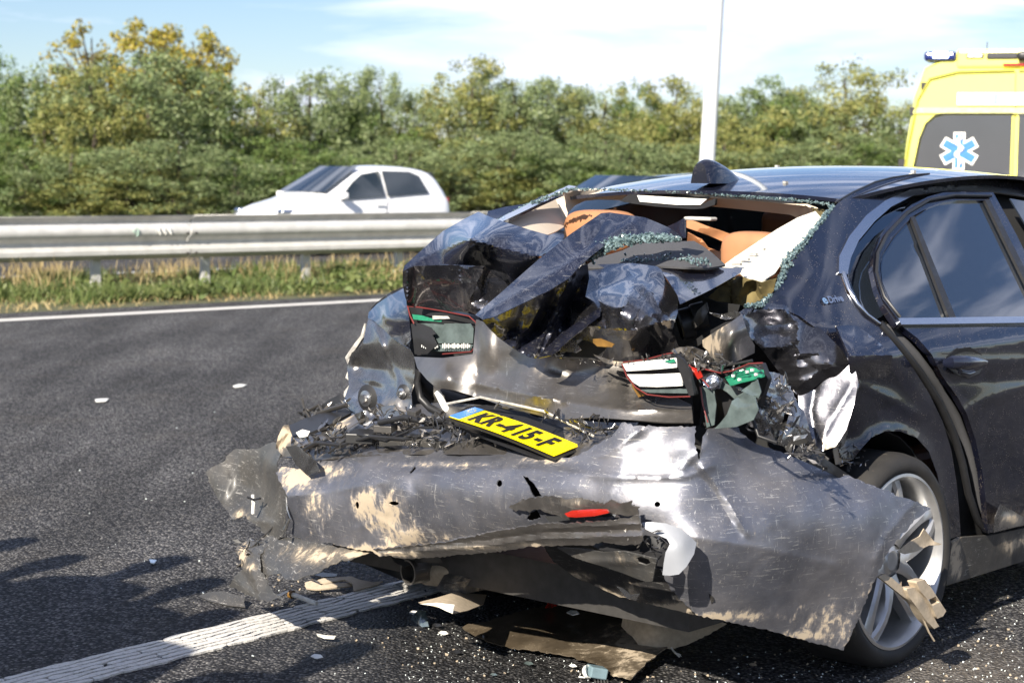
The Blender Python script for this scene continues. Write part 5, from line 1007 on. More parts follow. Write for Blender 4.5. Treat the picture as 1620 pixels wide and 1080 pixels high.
# number plate
BL = hit(710, 660, ('u', -1.03)); tl0 = tval([(710, 660)], ('u', -1.03))[0]
def dpt(px, py, dt): return O+(tl0+dt)*rays([(px, py)])[0]
TLp = dpt(751, 646, .085); BRp = dpt(876, 722, -.27); TRp = dpt(918, 706, -.19); plnrm = np.cross(BRp-BL, TLp-BL); plnrm /= np.linalg.norm(plnrm); plnrm *= 1 if plnrm@(O-BL) > 0 else -1
def onplate(x, y, o_=0.):   # x 0..520, y 0..110 mm
    a, b = x/520, y/110; return BL*(1-a)*(1-b)+BRp*a*(1-b)+TLp*(1-a)*b+TRp*a*b+plnrm*(o_+.006*math.sin(math.pi*a))
def platepatch(name, x0, x1, y0, y1, mat, par, o_):
    nx = 12; V = []; Fq = []
    for i in range(nx+1):
        x = x0+(x1-x0)*i/nx; V += [onplate(x, y0, o_), onplate(x, y1, o_)]
    for i in range(nx): Fq.append((2*i, 2*i+2, 2*i+3, 2*i+1))
    o = mesh_obj(name, V, Fq, mat, par, 60); solid(o, .002, 0); return o
pl0 = platepatch('plate_holder', -14, 534, -10, 120, M['black'], car, -.004); ppl = under(pl0, car)
platepatch('number_plate', 0, 520, 0, 110, M['plateyellow'], ppl, .002); platepatch('plate_band', 2, 50, 2, 108, M['plateblue'], ppl, .0045)
def tx(body, x, size, sx=.82, y=16, bold=.02, mat='ink', nm='character', o_=.0052): return text_to(ppl, body, lambda a, b: onplate(x+a*1000*sx, y+b*1000, o_), M[mat], nm, size, bold*size)
xx = 74
for ch, wdt in (('K', 60), ('R', 60), ('-', 34), ('4', 54), ('1', 44), ('5', 54), ('-', 34), ('F', 54)):
    tx(ch, xx, .108, .76, bold=.046, y=16 if ch != '-' else 20); xx += wdt
tx('NL', 9, .038, .8, y=14, bold=.02, mat='white')
for k in range(12):
    t = 2*math.pi*k/12; a = (26+13*math.cos(t), 76+13*math.sin(t)); mesh_obj('star', [onplate(a[0]+2.4*math.cos(s_), a[1]+2.4*math.sin(s_), .0065) for s_ in np.linspace(0, 6.28, 6)[:-1]], [(0, 1, 2, 3, 4)], M['plateyellow'], ppl)

# ---- bumper skin
def circ(x, y, a, b, n=10): return [(x+a*math.cos(t), y+b*math.sin(t)) for t in np.linspace(0, 2*math.pi, n+1)[:-1]]
bout = [(436, 748), (446, 738), (470, 742), (490, 736), (510, 726), (540, 720), (562, 717), (600, 716), (641, 713), (720, 712), (800, 712), (845, 716), (875, 722), (900, 724), (930, 712), (950, 700), (968, 690), (984, 668), (1007, 673), (1050, 675), (1101, 674), (1099, 690), (1101, 712), (1106, 728), (1110, 710), (1112, 690), (1120, 678), (1140, 674), (1167, 674), (1175, 686), (1199, 703), (1261, 724), (1340, 751), (1400, 775), (1473, 804), (1458, 815), (1440, 830), (1410, 865), (1385, 915), (1362, 970), (1335, 1028), (1240, 1003), (1180, 988), (1101, 972), (1060, 930), (1040, 890), (1020, 862), (1000, 850), (940, 848), (850, 856), (780, 868), (700, 876), (640, 881), (618, 877), (600, 880), (590, 872), (560, 868), (520, 858), (490, 862), (470, 850), (455, 838), (452, 820), (455, 785), (446, 768)]
bctl = [(436, 748, U(-.93)), (452, 820, U(-.95)), (455, 838, U(-.93)), (490, 862, U(-.94)), (500, 730, U(-.90)), (562, 717, U(-.92)), (641, 713, U(-.95)), (720, 712, U(-.96)), (800, 712, U(-.97)), (900, 724, U(-1.02)), (984, 668, ('d', 4.95)), (1050, 675, ('d', 4.92)), (1101, 674, ('d', 4.905)), (1120, 678, ('d', 4.92)),
  (462, 785, U(-.99)), (579, 768, U(-1.03)), (641, 753, U(-1.045)), (720, 748, U(-1.055)), (820, 742, U(-1.065)), (900, 750, ('d', 4.99)), (940, 752, ('d', 4.935)), (1040, 757, ('d', 4.868)), (1090, 752, ('d', 4.855)), (1125, 735, ('d', 4.87)),
  (640, 820, U(-1.045)), (600, 872, U(-.99)), (700, 876, U(-.99)), (520, 850, U(-.97)), (560, 820, U(-1.0)), (820, 820, U(-1.09)), (850, 862, U(-1.03)), (940, 800, ('d', 4.91)), (1010, 810, ('d', 4.85)), (1050, 870, ('d', 4.84)),
  (1102, 849, ('d', 4.80)), (1101, 972, ('d', 4.90)), (1180, 988, ('d', 4.94)), (1175, 686, ('d', 5.02)), (1199, 703, ('d', 5.02)), (1261, 724, ('d', 5.07)), (1340, 751, ('d', 5.16)), (1473, 804, ('d', 5.34)), (1440, 830, ('d', 5.26)), (1320, 893, ('d', 5.03)), (1200, 865, ('d', 4.86)), (1385, 915, ('d', 5.14)), (1335, 1028, ('d', 5.14)), (1270, 780, ('d', 4.98)), (1380, 800, ('d', 5.14)), (1150, 760, ('d', 4.89)), (1280, 950, ('d', 5.03))]
bh = [circ(790, 764, 4.5, 5.5), circ(1040, 797, 5, 4.5), circ(565, 799, 3, 6), circ(623, 796, 8, 3.5), [(827, 752), (834, 754), (846, 766), (857, 784), (845, 786), (838, 772)], [(648, 746), (656, 737), (658, 741), (650, 749)], [(838, 812), (850, 806), (856, 818), (842, 824), (832, 822)]]
bump_ = sheet('rear_bumper', bout, M['bumper'], car, None, ctl=bctl, holes=bh, creases=[([(453, 786), (520, 776), (579, 768), (641, 754), (720, 748), (800, 741), (822, 742), (940, 752), (1040, 757), (1090, 752), (1125, 735)], -.010, 7), ([(500, 732), (641, 728), (800, 727), (880, 735)], -.006, 5), ([(1102, 849), (1200, 866), (1320, 893)], -.008, 10), ([(1095, 735), (1130, 780), (1170, 845)], .014, 12), ([(1112, 740), (1150, 790), (1180, 842)], -.012, 9), ([(900, 724), (960, 718), (1000, 690), (1020, 676)], -.012, 7), ([(1080, 740), (1120, 700), (1115, 680)], -.012, 9), ([(1398, 862), (1340, 1005)], -.004, 6), ([(1440, 800), (1400, 850), (1385, 885)], -.01, 8), ([(600, 770), (618, 810), (612, 850), (640, 872)], .014, 6), ([(640, 775), (650, 820), (690, 868)], -.010, 7), ([(560, 838), (600, 822), (640, 846)], -.012, 6), ([(500, 782), (492, 820), (510, 856)], -.010, 7), ([(470, 790), (478, 830)], .012, 6), ([(652, 712), (648, 745), (655, 775)], .010, 5), ([(760, 770), (750, 830)], -.004, 8), ([(530, 720), (520, 770)], .010, 8)],
      bumps=[(1080, 700, 30, 24, -.012), (1010, 700, 26, 16, .012), (600, 830, 30, 24, .02), (655, 842, 22, 20, -.016), (500, 800, 26, 30, .012), (1120, 810, 40, 30, .014), (1060, 790, 60, 24, -.006), (690, 800, 60, 30, .008), (480, 840, 20, 20, -.015)],
      crumple=((60, .004), (140, .0028)), step=4.6, thick=.0035, rough=.9, sharp=50, seed=40,
      dirt=[(578, 798, 26, 26, .95), (612, 815, 34, 40, .85), (640, 850, 50, 26, .75), (470, 755, 34, 22, .95), (520, 745, 40, 16, .6), (500, 800, 24, 40, .55), (700, 850, 60, 16, .4), (590, 870, 60, 12, .9), (700, 735, 120, 6, .55), (860, 728, 60, 6, .6), (1310, 985, 60, 45, .55), (1370, 930, 30, 40, .35), (1150, 975, 90, 12, .75), (1020, 950, 50, 14, .9), (945, 925, 40, 14, .6), (820, 862, 50, 8, .7), (1275, 1005, 60, 10, .8)])
bpp = under(bump_, car)
sheet('lower_skin', [(850, 850), (940, 842), (1000, 846), (1040, 860), (1080, 880), (1130, 950), (1112, 978), (1101, 972), (1030, 956), (976, 942), (911, 913), (875, 888)], M['lower'], bpp, None, ctl=[(850, 856, U(-1.0)), (940, 842, U(-1.02)), (1040, 860, ('d', 4.92)), (1112, 978, ('d', 4.93)), (1101, 972, ('d', 4.93)), (976, 942, U(-.86)), (911, 913, U(-.88)), (875, 888, U(-.94)), (1000, 900, U(-.94))], creases=[([(960, 925), (1010, 935), (1060, 955)], -.014, 8)], crumple=((16, .006),), step=5, rough=.6, sharp=50, seed=71, dirt=[(911, 913, 30, 10, .8), (976, 942, 40, 12, .95), (1060, 962, 50, 12, .95), (1000, 935, 30, 14, .6)])  # lower part of the bumper, its shadow painted in as near-black
sheet('bumper_core', [(470, 760), (560, 730), (700, 724), (900, 730), (1090, 700), (1160, 720), (1180, 900), (1060, 900), (900, 860), (640, 862), (500, 840)], M['void'], car, None, ctl=[(470, 760, U(-.88)), (700, 724, U(-.90)), (1090, 700, U(-.84)), (1180, 900, U(-.72)), (900, 860, U(-.92)), (640, 862, U(-.90)), (1060, 880, U(-.92))], step=14, thick=.01)  # black sheet added to give the darkness behind the bumper skin
# left end turned inside out
sheet('bumper_left_end', [(325, 746), (338, 737), (352, 731), (362, 718), (374, 709), (390, 711), (409, 709), (420, 703), (438, 700), (446, 712), (438, 735), (446, 765), (455, 785), (452, 822), (449, 845), (440, 853), (430, 849), (416, 842), (404, 828), (389, 815), (378, 818), (369, 823), (362, 812), (350, 795), (341, 782), (335, 770)], M['inner'], car, None,
      ctl=[(325, 746, U(-.72)), (374, 709, U(-.66)), (438, 702, U(-.80)), (455, 785, U(-.95)), (440, 853, U(-.93)), (389, 815, U(-.80)), (341, 782, U(-.72)), (400, 770, U(-.72)), (430, 740, U(-.86))], bumps=[(350, 770, 16, 24, -.03), (410, 800, 20, 20, .02)], creases=[([(370, 820), (400, 818), (430, 828)], -.02, 5), ([(352, 735), (366, 760), (352, 790)], -.02, 8)], crumple=((14, .012),), step=5, rough=1.2, sharp=50, seed=41, dirt=[(380, 815, 14, 10, .7)])
MB().tube([hit(a, b, U(-.86)) for a, b in [(400, 782), (401, 796), (400, 812)]], .006, 6).add([], []).build('clip', M['white'], car); MB().tube([hit(a, b, U(-.87)) for a, b in [(392, 786), (402, 790), (412, 788)]], .004, 5).build('clip', M['black'], car)
MB().tube([hit(a, b, U(-.90)) for a, b in [(455, 805), (440, 825), (420, 845), (400, 864), (386, 868)]], .0028, 5).build('loose_wire', M['steel'], car, 60)
MB().tube([hit(a, b, U(-.98)) for a, b in [(453, 785), (455, 805), (458, 820), (450, 838), (452, 850)]], [.003, .005, .004, .007, .005], 6).build('torn_edge', M['foil'], car, 30)
sheet('bumper_left_underside', [(420, 846), (440, 850), (470, 850), (494, 856), (520, 862), (560, 868), (592, 873), (560, 882), (527, 892), (505, 905), (470, 917), (452, 916), (444, 906), (430, 908), (420, 920), (412, 924), (404, 912), (410, 880)], M['inner'], car, None,
      ctl=[(420, 846, U(-.90)), (494, 856, U(-.95)), (592, 873, U(-.96)), (527, 892, U(-1.04)), (452, 916, U(-1.08)), (412, 924, U(-1.0)), (470, 885, U(-1.0))], crumple=((16, .014),), step=5, rough=1.2, sharp=45, seed=42, dirt=[(500, 880, 50, 18, .7), (560, 875, 30, 8, .9)], creases=[([(450, 868), (490, 866), (520, 858)], .01, 4)])
sheet('bumper_left_tail', [(374, 868), (384, 858), (393, 852), (404, 856), (436, 846), (430, 860), (412, 876), (412, 900), (420, 915), (432, 936), (447, 945), (430, 950), (413, 949), (385, 937), (362, 926), (370, 912), (384, 900), (378, 884)], M['inner'], car, None,
      ctl=[(374, 868, U(-.90)), (393, 852, U(-.86)), (436, 846, U(-.90)), (412, 900, U(-1.0)), (447, 945, U(-1.06)), (413, 949, U(-1.04)), (362, 926, U(-.90))], crumple=((26, .03),), step=4.5, rough=1.4, sharp=25, seed=43, dirt=[(384, 876, 10, 22, .8), (395, 895, 14, 8, .5)])
# torn lower pieces
bl_ = sheet('torn_bumper_strip', [(805, 802), (820, 794), (842, 787), (874, 784), (895, 790), (912, 787), (938, 792), (955, 798), (966, 790), (980, 796), (1000, 792), (998, 798), (1012, 802), (1010, 814), (990, 816), (970, 812), (930, 818), (898, 821), (870, 812), (850, 806), (829, 808), (812, 806)], M['panel'], bpp, None, ctl=[(805, 802, U(-1.12)), (874, 784, U(-1.14)), (938, 792, U(-1.15)), (1012, 802, U(-1.13)), (898, 821, U(-1.13))], crumple=((18, .012),), step=4, rough=1.1, sharp=35, seed=44, thick=.004, dirt=[(910, 795, 30, 10, .45)])
sheet('red_reflector', [(893, 812), (905, 807), (935, 805), (960, 805), (963, 811), (940, 816), (912, 818), (898, 817)], M['reflector'], bpp, U(-1.16), step=4, thick=.006, bumps=[(930, 811, 30, 5, -.006)])
sheet('dark_slot', [(862, 816), (900, 816), (960, 818), (1000, 808), (1004, 798), (990, 800), (975, 806), (962, 800), (950, 812), (900, 822), (870, 826)], M['void'], bpp, U(-1.13), step=5)
sheet('diffuser_lip', [(590, 869), (640, 864), (700, 858), (780, 841), (854, 828), (900, 828), (953, 824), (990, 820), (1010, 815), (1014, 828), (1017, 849), (1012, 860), (985, 862), (953, 856), (940, 862), (900, 862), (879, 863), (840, 864), (780, 873), (700, 880), (640, 884), (604, 878)], M['panel'], bpp, None,
      ctl=[(590, 869, U(-1.03)), (700, 858, U(-1.10)), (780, 841, U(-1.12)), (900, 828, U(-1.17)), (1010, 815, U(-1.17)), (1012, 860, U(-1.15)), (879, 863, U(-1.12)), (780, 873, U(-1.08)), (640, 884, U(-1.02))], creases=[([(600, 871), (780, 852), (860, 842), (1014, 838)], .012, 3.5), ([(600, 877), (780, 862), (860, 852), (1014, 848)], -.010, 3.5), ([(860, 836), (1010, 828)], -.01, 3)], crumple=((30, .004),), step=3.8, rough=.8, sharp=30, seed=45, thick=.005, dirt=[(620, 876, 60, 6, .9), (740, 866, 80, 5, .7), (840, 862, 40, 5, .7)])
sheet('slotted_trim', [(881, 866), (920, 868), (953, 873), (987, 872), (1014, 878), (1039, 884), (1036, 900), (1032, 919), (1022, 920), (1005, 914), (985, 906), (955, 896), (928, 888), (905, 880)], M['inner'], bpp, None, ctl=[(881, 866, U(-1.06)), (987, 872, U(-1.16)), (1039, 884, U(-1.16)), (1032, 919, U(-1.12)), (928, 888, U(-1.07))], holes=[[(1006, 882), (1014, 880), (1026, 884), (1030, 891), (1022, 894), (1010, 890)]], bumps=[(960, 888, 60, 6, -.015)], step=4, sharp=50, thick=.004, seed=46, dirt=[(990, 885, 30, 12, .25)])
sheet('black_bracket', [(925, 852), (950, 858), (1000, 862), (1020, 846), (1045, 850), (1060, 864), (1056, 880), (1050, 900), (1038, 898), (1042, 884), (1015, 876), (985, 872), (950, 870), (935, 862)], M['black'], bpp, U(-1.10), step=5, crumple=((20, .02),), thick=.006)
sheet('curved_white_flap', [(1015, 826), (1030, 825), (1052, 827), (1076, 835), (1090, 846), (1102, 858), (1098, 876), (1086, 896), (1074, 908), (1060, 910), (1048, 909), (1050, 890), (1053, 873), (1060, 860), (1055, 852), (1042, 846), (1028, 840), (1020, 836)], M['satin'], bpp, None, ctl=[(1015, 826, ('d', 4.76)), (1052, 827, ('d', 4.745)), (1102, 858, ('d', 4.745)), (1074, 908, ('d', 4.70)), (1048, 909, ('d', 4.715)), (1055, 852, ('d', 4.72)), (1080, 860, ('d', 4.71))], bumps=[], step=4, thick=.003, sharp=60, seed=47, push=-.01)
sheet('torn_tab', [(980, 932), (975, 926), (985, 930), (998, 940), (1012, 938), (1006, 950), (992, 946)], M['foil'], bpp, U(-1.02), step=3, crumple=((6, .01),))
# ---- exhaust and torn heat shields under the car
ex = hit(645, 905, U(-.78)); exd = A_*.9+L_*-.15+np.array([0, 0, .02])
v, f_ = lathe([(.034, .0), (.040, .0), (.0405, .10), (.042, .22), (.034, .22), (.034, .0)], ex, exd, 32); eo = mesh_obj('exhaust_tailpipe', v, f_, M['panel'], car, 40)
sheet('exhaust_box', [(650, 888), (680, 886), (705, 892), (722, 900), (718, 922), (700, 928), (672, 925), (655, 915)], M['mud'], car, U(-.70), bumps=[(690, 906, 26, 16, -.05)], step=5, thick=.01, sharp=60)
sheet('exhaust_bracket', [(612, 870), (690, 874), (700, 890), (655, 890), (640, 896), (625, 890)], M['steel'], car, U(-.78), step=5, crumple=((10, .03),), dirt=[(660, 880, 30, 10, .6)])
sheet('heat_shield', [(705, 905), (722, 898), (745, 902), (800, 912), (780, 930), (730, 940), (700, 938), (690, 930)], M['inner'], car, None, ctl=[(705, 905, U(-.72)), (800, 912, U(-.45)), (700, 938, U(-.75)), (745, 915, U(-.70))], creases=[([(705, 925), (760, 912)], -.03, 6)], step=5, dirt=[(740, 920, 50, 20, .6)])
sheet('heat_shield', [(662, 952), (690, 945), (720, 936), (770, 940), (765, 955), (740, 965), (716, 970), (705, 962), (680, 956)], M['mud'], car, None, ctl=[(662, 952, U(-.92)), (770, 940, U(-.55)), (716, 970, U(-.95)), (720, 940, U(-.78))], step=5)
sheet('white_splinter', [(664, 955), (690, 953), (718, 956), (716, 970), (706, 966), (690, 958)], M['edgewhite'], car, U(-.97), step=5, thick=.004)
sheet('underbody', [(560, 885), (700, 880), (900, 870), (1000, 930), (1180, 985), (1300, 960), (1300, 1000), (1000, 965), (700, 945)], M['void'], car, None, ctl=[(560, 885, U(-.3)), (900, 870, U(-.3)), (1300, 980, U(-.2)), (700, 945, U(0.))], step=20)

# ---- wheels
def wheel(c, side, dirty=True):
    ax = -L_*side; T = car
    v, f_ = lathe([(.258, -.10), (.258, .088), (.266, .100), (.274, .108), (.290, .112), (.306, .106), (.319, .092), (.326, .060), (.327, -.10), (.315, -.125), (.26, -.12)], c, ax, 72, True); ty = mesh_obj('tyre', v, f_, M['rubber'], T, 35)
    W_ = under(ty, T)
    v, f_ = lathe([(.263, .088), (.267, .104), (.258, .106), (.246, .090), (.240, .05), (.236, -.10), (.258, -.10)], c, ax, 72, True); mesh_obj('rim', v, f_, M['alloy'], W_, 40)
    v, f_ = lathe([(0, .0), (.16, .0), (.165, -.02), (0, -.02)], c, ax, 40); mesh_obj('brake_disc', v, f_, M['steel'], W_, 40)
    v, f_ = lathe([(0, -.07), (.225, -.075)], c, ax, 40); mesh_obj('dark_barrel', v, f_, M['void'], W_, 40)
    v, f_ = lathe([(0, .078), (.030, .078), (.034, .074), (.062, .070), (.070, .05), (.07, .0), (0, .0)], c, ax, 40); mesh_obj('hub', v, f_, M['alloy'], W_, 40)
    e1 = A_; e2 = np.array([0, 0, 1.])
    for k in range(5):
        t0 = math.radians(96+72*k)
        for sg in (-1, 1):
            sp = MB(); rings = []
            for f in np.linspace(0, 1, 7):
                ang = t0+sg*math.radians(27*(1-f)**1.0+4.5*f); rr_ = .050+.200*f
                hw = .017+.010*abs(2*f-1)**2; dpt_ = .075+.012*math.sin(math.pi*f)-.0*f+(.012*f)
                rad = math.cos(ang)*e1+math.sin(ang)*e2; tan_ = -math.sin(ang)*e1+math.cos(ang)*e2
                p = c+rad*rr_+ax*dpt_*.98
                rings.append([p-tan_*hw-ax*.045, p-tan_*hw-ax*.006, p-tan_*hw*.55+ax*.003, p+tan_*hw*.55+ax*.003, p+tan_*hw-ax*.006, p+tan_*hw-ax*.045])
            V = [q_ for r_ in rings for q_ in r_]; Fq = []
            for i in range(6):
                for j in range(6): Fq.append((i*6+j, i*6+(j+1) % 6, (i+1)*6+(j+1) % 6, (i+1)*6+j))
            sp.add(V, Fq); sp.build('spoke', M['alloy'], W_, 40)
    for k in range(5):
        a = math.radians(60+72*k); v, f_ = lathe([(0, .072), (.008, .072), (.009, .05)], c+(math.cos(a)*e1+math.sin(a)*e2)*.048, ax, 8); mesh_obj('wheel_bolt', v, f_, M['steel'], W_, 40)
    return ty
wheel(C(.075, .085, .327), 1); wheel(C(0, 1.70, .325), -1); wheel(C(2.81, .10, .325), 1); wheel(C(2.81, 1.70, .325), -1)
# wheel house
V = []; Fq = []
for i in range(15):
    t = math.pi*i/14; x, z = -.40*math.cos(t), .34+.385*math.sin(t)
    V += [C(x, .05, z), C(x, .36, z)]
for i in range(14): Fq.append((2*i, 2*i+1, 2*i+3, 2*i+2))
o = mesh_obj('wheel_house', V, Fq, M['void'], car, 60); solid(o, .004, 0)
MB().obox(C(.35, .375, .62), A_, L_, (0, 0, 1), .85, .004, .38).build('inner_wheel_house', M['void'], car)
# ---- rest of the body: left side, nose, windscreen
def strip_side(v0, u0, u1, z0, z1, name, mat, topv=None):
    return MB().box8([C(u0, v0, z0), C(u1, v0, z0), C(u1, v0+.01, z0), C(u0, v0+.01, z0), C(u0, v0, z1), C(u1, v0, z1), C(u1, v0+.01, z1), C(u0, v0+.01, z1)]).build(name, mat, car)
lb0 = [(-.30, .35), (-.30, .98), (-.1, 1.02), (2.3, .98), (3.5, .85), (3.6, .4), (3.17, .38)]+[(2.81+.36*math.cos(t), .33+.36*math.sin(t)) for t in np.linspace(.15, math.pi-.15, 9)]+[(2.4, .26), (.42, .26)]+[(.37*math.cos(t), .33+.37*math.sin(t)) for t in np.linspace(.15, math.pi*.8, 8)]
def side_poly(pts, v, name, mat, t=.01, lean=0.):
    o = mesh_obj(name, [C(a, v+lean*max(0, b-.95), b) for a, b in pts], [tuple(range(len(pts)))], mat, car); solid(o, t, 0)
    tr_ = o.modifiers.new('t', 'TRIANGULATE'); return o
side_poly(lb0, 1.79, 'left_body_side', M['paint'])
rb0 = [(1.35, .26), (1.35, 1.0), (2.3, .97), (3.5, .85), (3.6, .4), (3.17, .38)]+[(2.81+.36*math.cos(t), .33+.36*math.sin(t)) for t in np.linspace(.15, math.pi-.15, 9)]+[(2.4, .26)]
side_poly(rb0, .02, 'front_door_and_wing', M['paint'])
side_poly([(1.40, 1.0), (2.15, .98), (1.95, 1.2), (1.55, 1.385), (1.40, 1.40)], .02, 'front_window', M['glass'], .005, .70)
side_poly([(0.2, 1.0), (2.15, .98), (1.8, 1.28), (1.4, 1.385), (.8, 1.39), (.45, 1.33)], 1.78, 'left_windows', M['glass'], .005, -.70)
hood = MB(); V = []; Fq = []
for i in range(9):
    u = 2.35+1.27*i/8
    for j in range(9):
        s_ = 2*j/8-1; V.append(C(u+(-.10 if i == 8 else 0)*s_*s_, .905+s_*(.87-.10*(i/8)**2), 1.0-.13*(i/8)**1.5-.05*s_*s_-(.06 if i == 8 else 0)))
for i in range(8):
    for j in range(8): a = i*9+j; Fq.append((a, a+1, a+10, a+9))
o = mesh_obj('bonnet', V, Fq, M['roofpaint'], car, 60); solid(o, .01)
V = []; Fq = []
for i in range(6):
    for j in range(9):
        s_ = 2*j/8-1; f = i/5; V.append(C(2.38-.26*0-.30*f-.14*s_*s_*(1-f)-(.12*s_*s_*f), .905+s_*(.80-.22*f), 1.0+.44*f-.05*s_*s_*f))
for i in range(5):
    for j in range(8): a = i*9+j; Fq.append((a, a+1, a+10, a+9))
o = mesh_obj('windscreen', V, Fq, M['glass'], car, 60); solid(o, .005)
bevel(MB().box8([C(3.5, .08, .3), C(3.68, .3, .3), C(3.68, 1.5, .3), C(3.5, 1.73, .3), C(3.5, .08, .82), C(3.64, .3, .8), C(3.64, 1.5, .8), C(3.5, 1.73, .82)]).build('front_bumper', M['paint'], car), .04, 3)
for s_ in (.12, 1.42):
    MB().box8([C(3.50, s_, .62), C(3.68, s_, .62), C(3.68, s_+.28, .62), C(3.5, s_+.28, .62), C(3.50, s_, .74), C(3.655, s_, .74), C(3.655, s_+.28, .74), C(3.5, s_+.28, .74)]).build('headlight', M['lens'], car)
sheet('left_rear_pillar', [(770, 358), (800, 340), (850, 316), (900, 293), (912, 295), (890, 306), (850, 324), (800, 348), (786, 354)], M['paint'], car, None, ctl=[(770, 358, U(-.35)), (850, 316, U(.10)), (912, 295, U(.36)), (786, 354, U(-.33))], step=5, thick=.01)
sheet('left_wing_bulge', [(768, 346), (772, 334), (800, 327), (835, 322), (860, 308), (850, 316), (800, 340), (780, 352)], M['roofpaint'], car, None, ctl=[(768, 346, U(.1)), (835, 322, U(.3)), (860, 308, U(.4)), (800, 335, U(.2))], step=6, thick=.01)

# ---- crumbs of the shattered rear window, left along its edges
def crumbs(name, path, n, width, spec, size, seed, par=car, mat='crumb'):
    r = np.random.default_rng(seed); mb = MB(); seg = []; tot = 0
    for i in range(len(path)-1): d = math.dist(path[i][:2], path[i+1][:2]); seg.append(d); tot += d
    for _ in range(n):
        x = r.uniform(0, tot); i = 0
        while x > seg[i] and i < len(seg)-1: x -= seg[i]; i += 1
        f = x/seg[i]; a, b = path[i], path[i+1]; wd = (a[2]+(b[2]-a[2])*f) if len(a) > 2 else width
        px = a[0]+(b[0]-a[0])*f+r.normal(0, wd*.5); py = a[1]+(b[1]-a[1])*f+r.normal(0, wd*.5); s0 = spec if not callable(spec) else spec(px, py)
        t = tval([(px, py)], s0)[0]+r.uniform(-.012, .006); p = O+t*rays([(px, py)])[0]; q = r.normal(0, 1, (2, 3)); ax = q[0]/np.linalg.norm(q[0]); ay = np.cross(ax, q[1]); ay /= np.linalg.norm(ay); s = size*r.uniform(.5, 1.3)
        mb.obox(p, ax, ay, np.cross(ax, ay), s, s*r.uniform(.5, 1), s*.5)
    o = mb.build(name, M[mat], par); o['kind'] = 'stuff'; return o
crumbs('glass_crumbs', [(905, 299, 1.6), (1000, 301, 1.6), (1109, 306, 2), (1200, 312, 2.2), (1290, 320, 2.4), (1318, 324, 3)], 620, 2.2, U(.33), .0028, 1)
crumbs('glass_crumbs', [(1318, 326, 3), (1290, 360, 3), (1262, 395, 6), (1245, 412, 8), (1236, 440, 4), (1222, 462, 3), (1205, 482, 4), (1180, 484, 3)], 1000, 4, ('s', .0), .0036, 2)
crumbs('glass_crumbs', [(932, 408, 7), (950, 394, 9), (985, 380, 8), (1020, 376, 6), (1060, 377, 4), (1076, 379, 2)], 1100, 5, U(-.93), .0042, 3)
crumbs('glass_crumbs', [(780, 352, 1.5), (840, 322, 2), (905, 298, 2.5)], 260, 2, U(.05), .004, 4)
crumbs('glass_crumbs', [(985, 412, 8), (1050, 410, 10), (1120, 414, 6)], 160, 6, U(-.62), .0035, 5)

# ---- countless torn splinters packed along the crushed edges
def splinters(name, regions, mats, seed, par=car):
    r = np.random.default_rng(seed)
    for mi, mt in enumerate(mats):
        V = []; Fq = []
        for (pl_, n, s0, s1, spec) in regions:
            lo_ = np.min(pl_, 0); hi_ = np.max(pl_, 0); k = 0
            while k < n//(len(mats)*2):
                p = r.uniform(lo_, hi_)
                if not inpoly(p[None], pl_)[0]: continue
                t = tval([tuple(p)], spec)[0]+r.uniform(-.03, .02); c = O+t*rays([tuple(p)])[0]; a = r.normal(0, 1, 3); a /= np.linalg.norm(a); b = np.cross(a, r.normal(0, 1, 3)); b /= np.linalg.norm(b); nrm = np.cross(a, b); l_ = r.uniform(s0, s1)*.0018; w_ = l_*r.uniform(.08, .35)
                i0 = len(V); V += [c-a*l_-b*w_, c-a*l_*.8+b*w_*.8, c+b*w_*r.uniform(.5, 1.3)+nrm*l_*r.uniform(-.3, .3), c+a*l_+b*w_*.2, c+a*l_*.5-b*w_+nrm*l_*.1, c-b*w_*.9+nrm*l_*r.uniform(-.25, .25)]; Fq += [(i0, i0+1, i0+2, i0+5), (i0+5, i0+2, i0+3, i0+4)]; k += 1
        o = mesh_obj(name, V, Fq, M[mt], par); solid(o, .0016, 0); o['kind'] = 'stuff'
splinters('torn_splinters', [([(440, 700), (520, 664), (620, 640), (660, 650), (640, 700), (560, 716), (450, 724)], 300, 4, 15, U(-.92)), ([(640, 660), (700, 655), (730, 680), (800, 706), (640, 712)], 170, 4, 12, U(-.98)), ([(780, 640), (960, 660), (985, 676), (930, 700), (880, 668)], 110, 4, 12, U(-.97)), ([(1160, 590), (1256, 600), (1262, 660), (1290, 712), (1340, 752), (1300, 742), (1180, 680)], 200, 4, 14, U(-.76)), ([(1060, 550), (1140, 560), (1160, 580), (1210, 576), (1210, 590), (1090, 585)], 120, 3, 9, U(-.88)), ([(470, 650), (560, 630), (556, 650), (480, 668)], 60, 5, 14, U(-.72)), ([(1320, 700), (1360, 700), (1380, 735), (1330, 745)], 70, 3, 9, ('s', .0)), ([(370, 850), (420, 850), (410, 920), (376, 900)], 60, 4, 12, U(-.93)), ([(960, 800), (1040, 840), (1050, 880), (1000, 872)], 50, 3, 10, U(-1.13)), ([(850, 560), (960, 570), (1060, 560), (1070, 566), (960, 580)], 60, 3, 8, U(-.95))], ['panel', 'foil', 'black', 'steel'], 50)
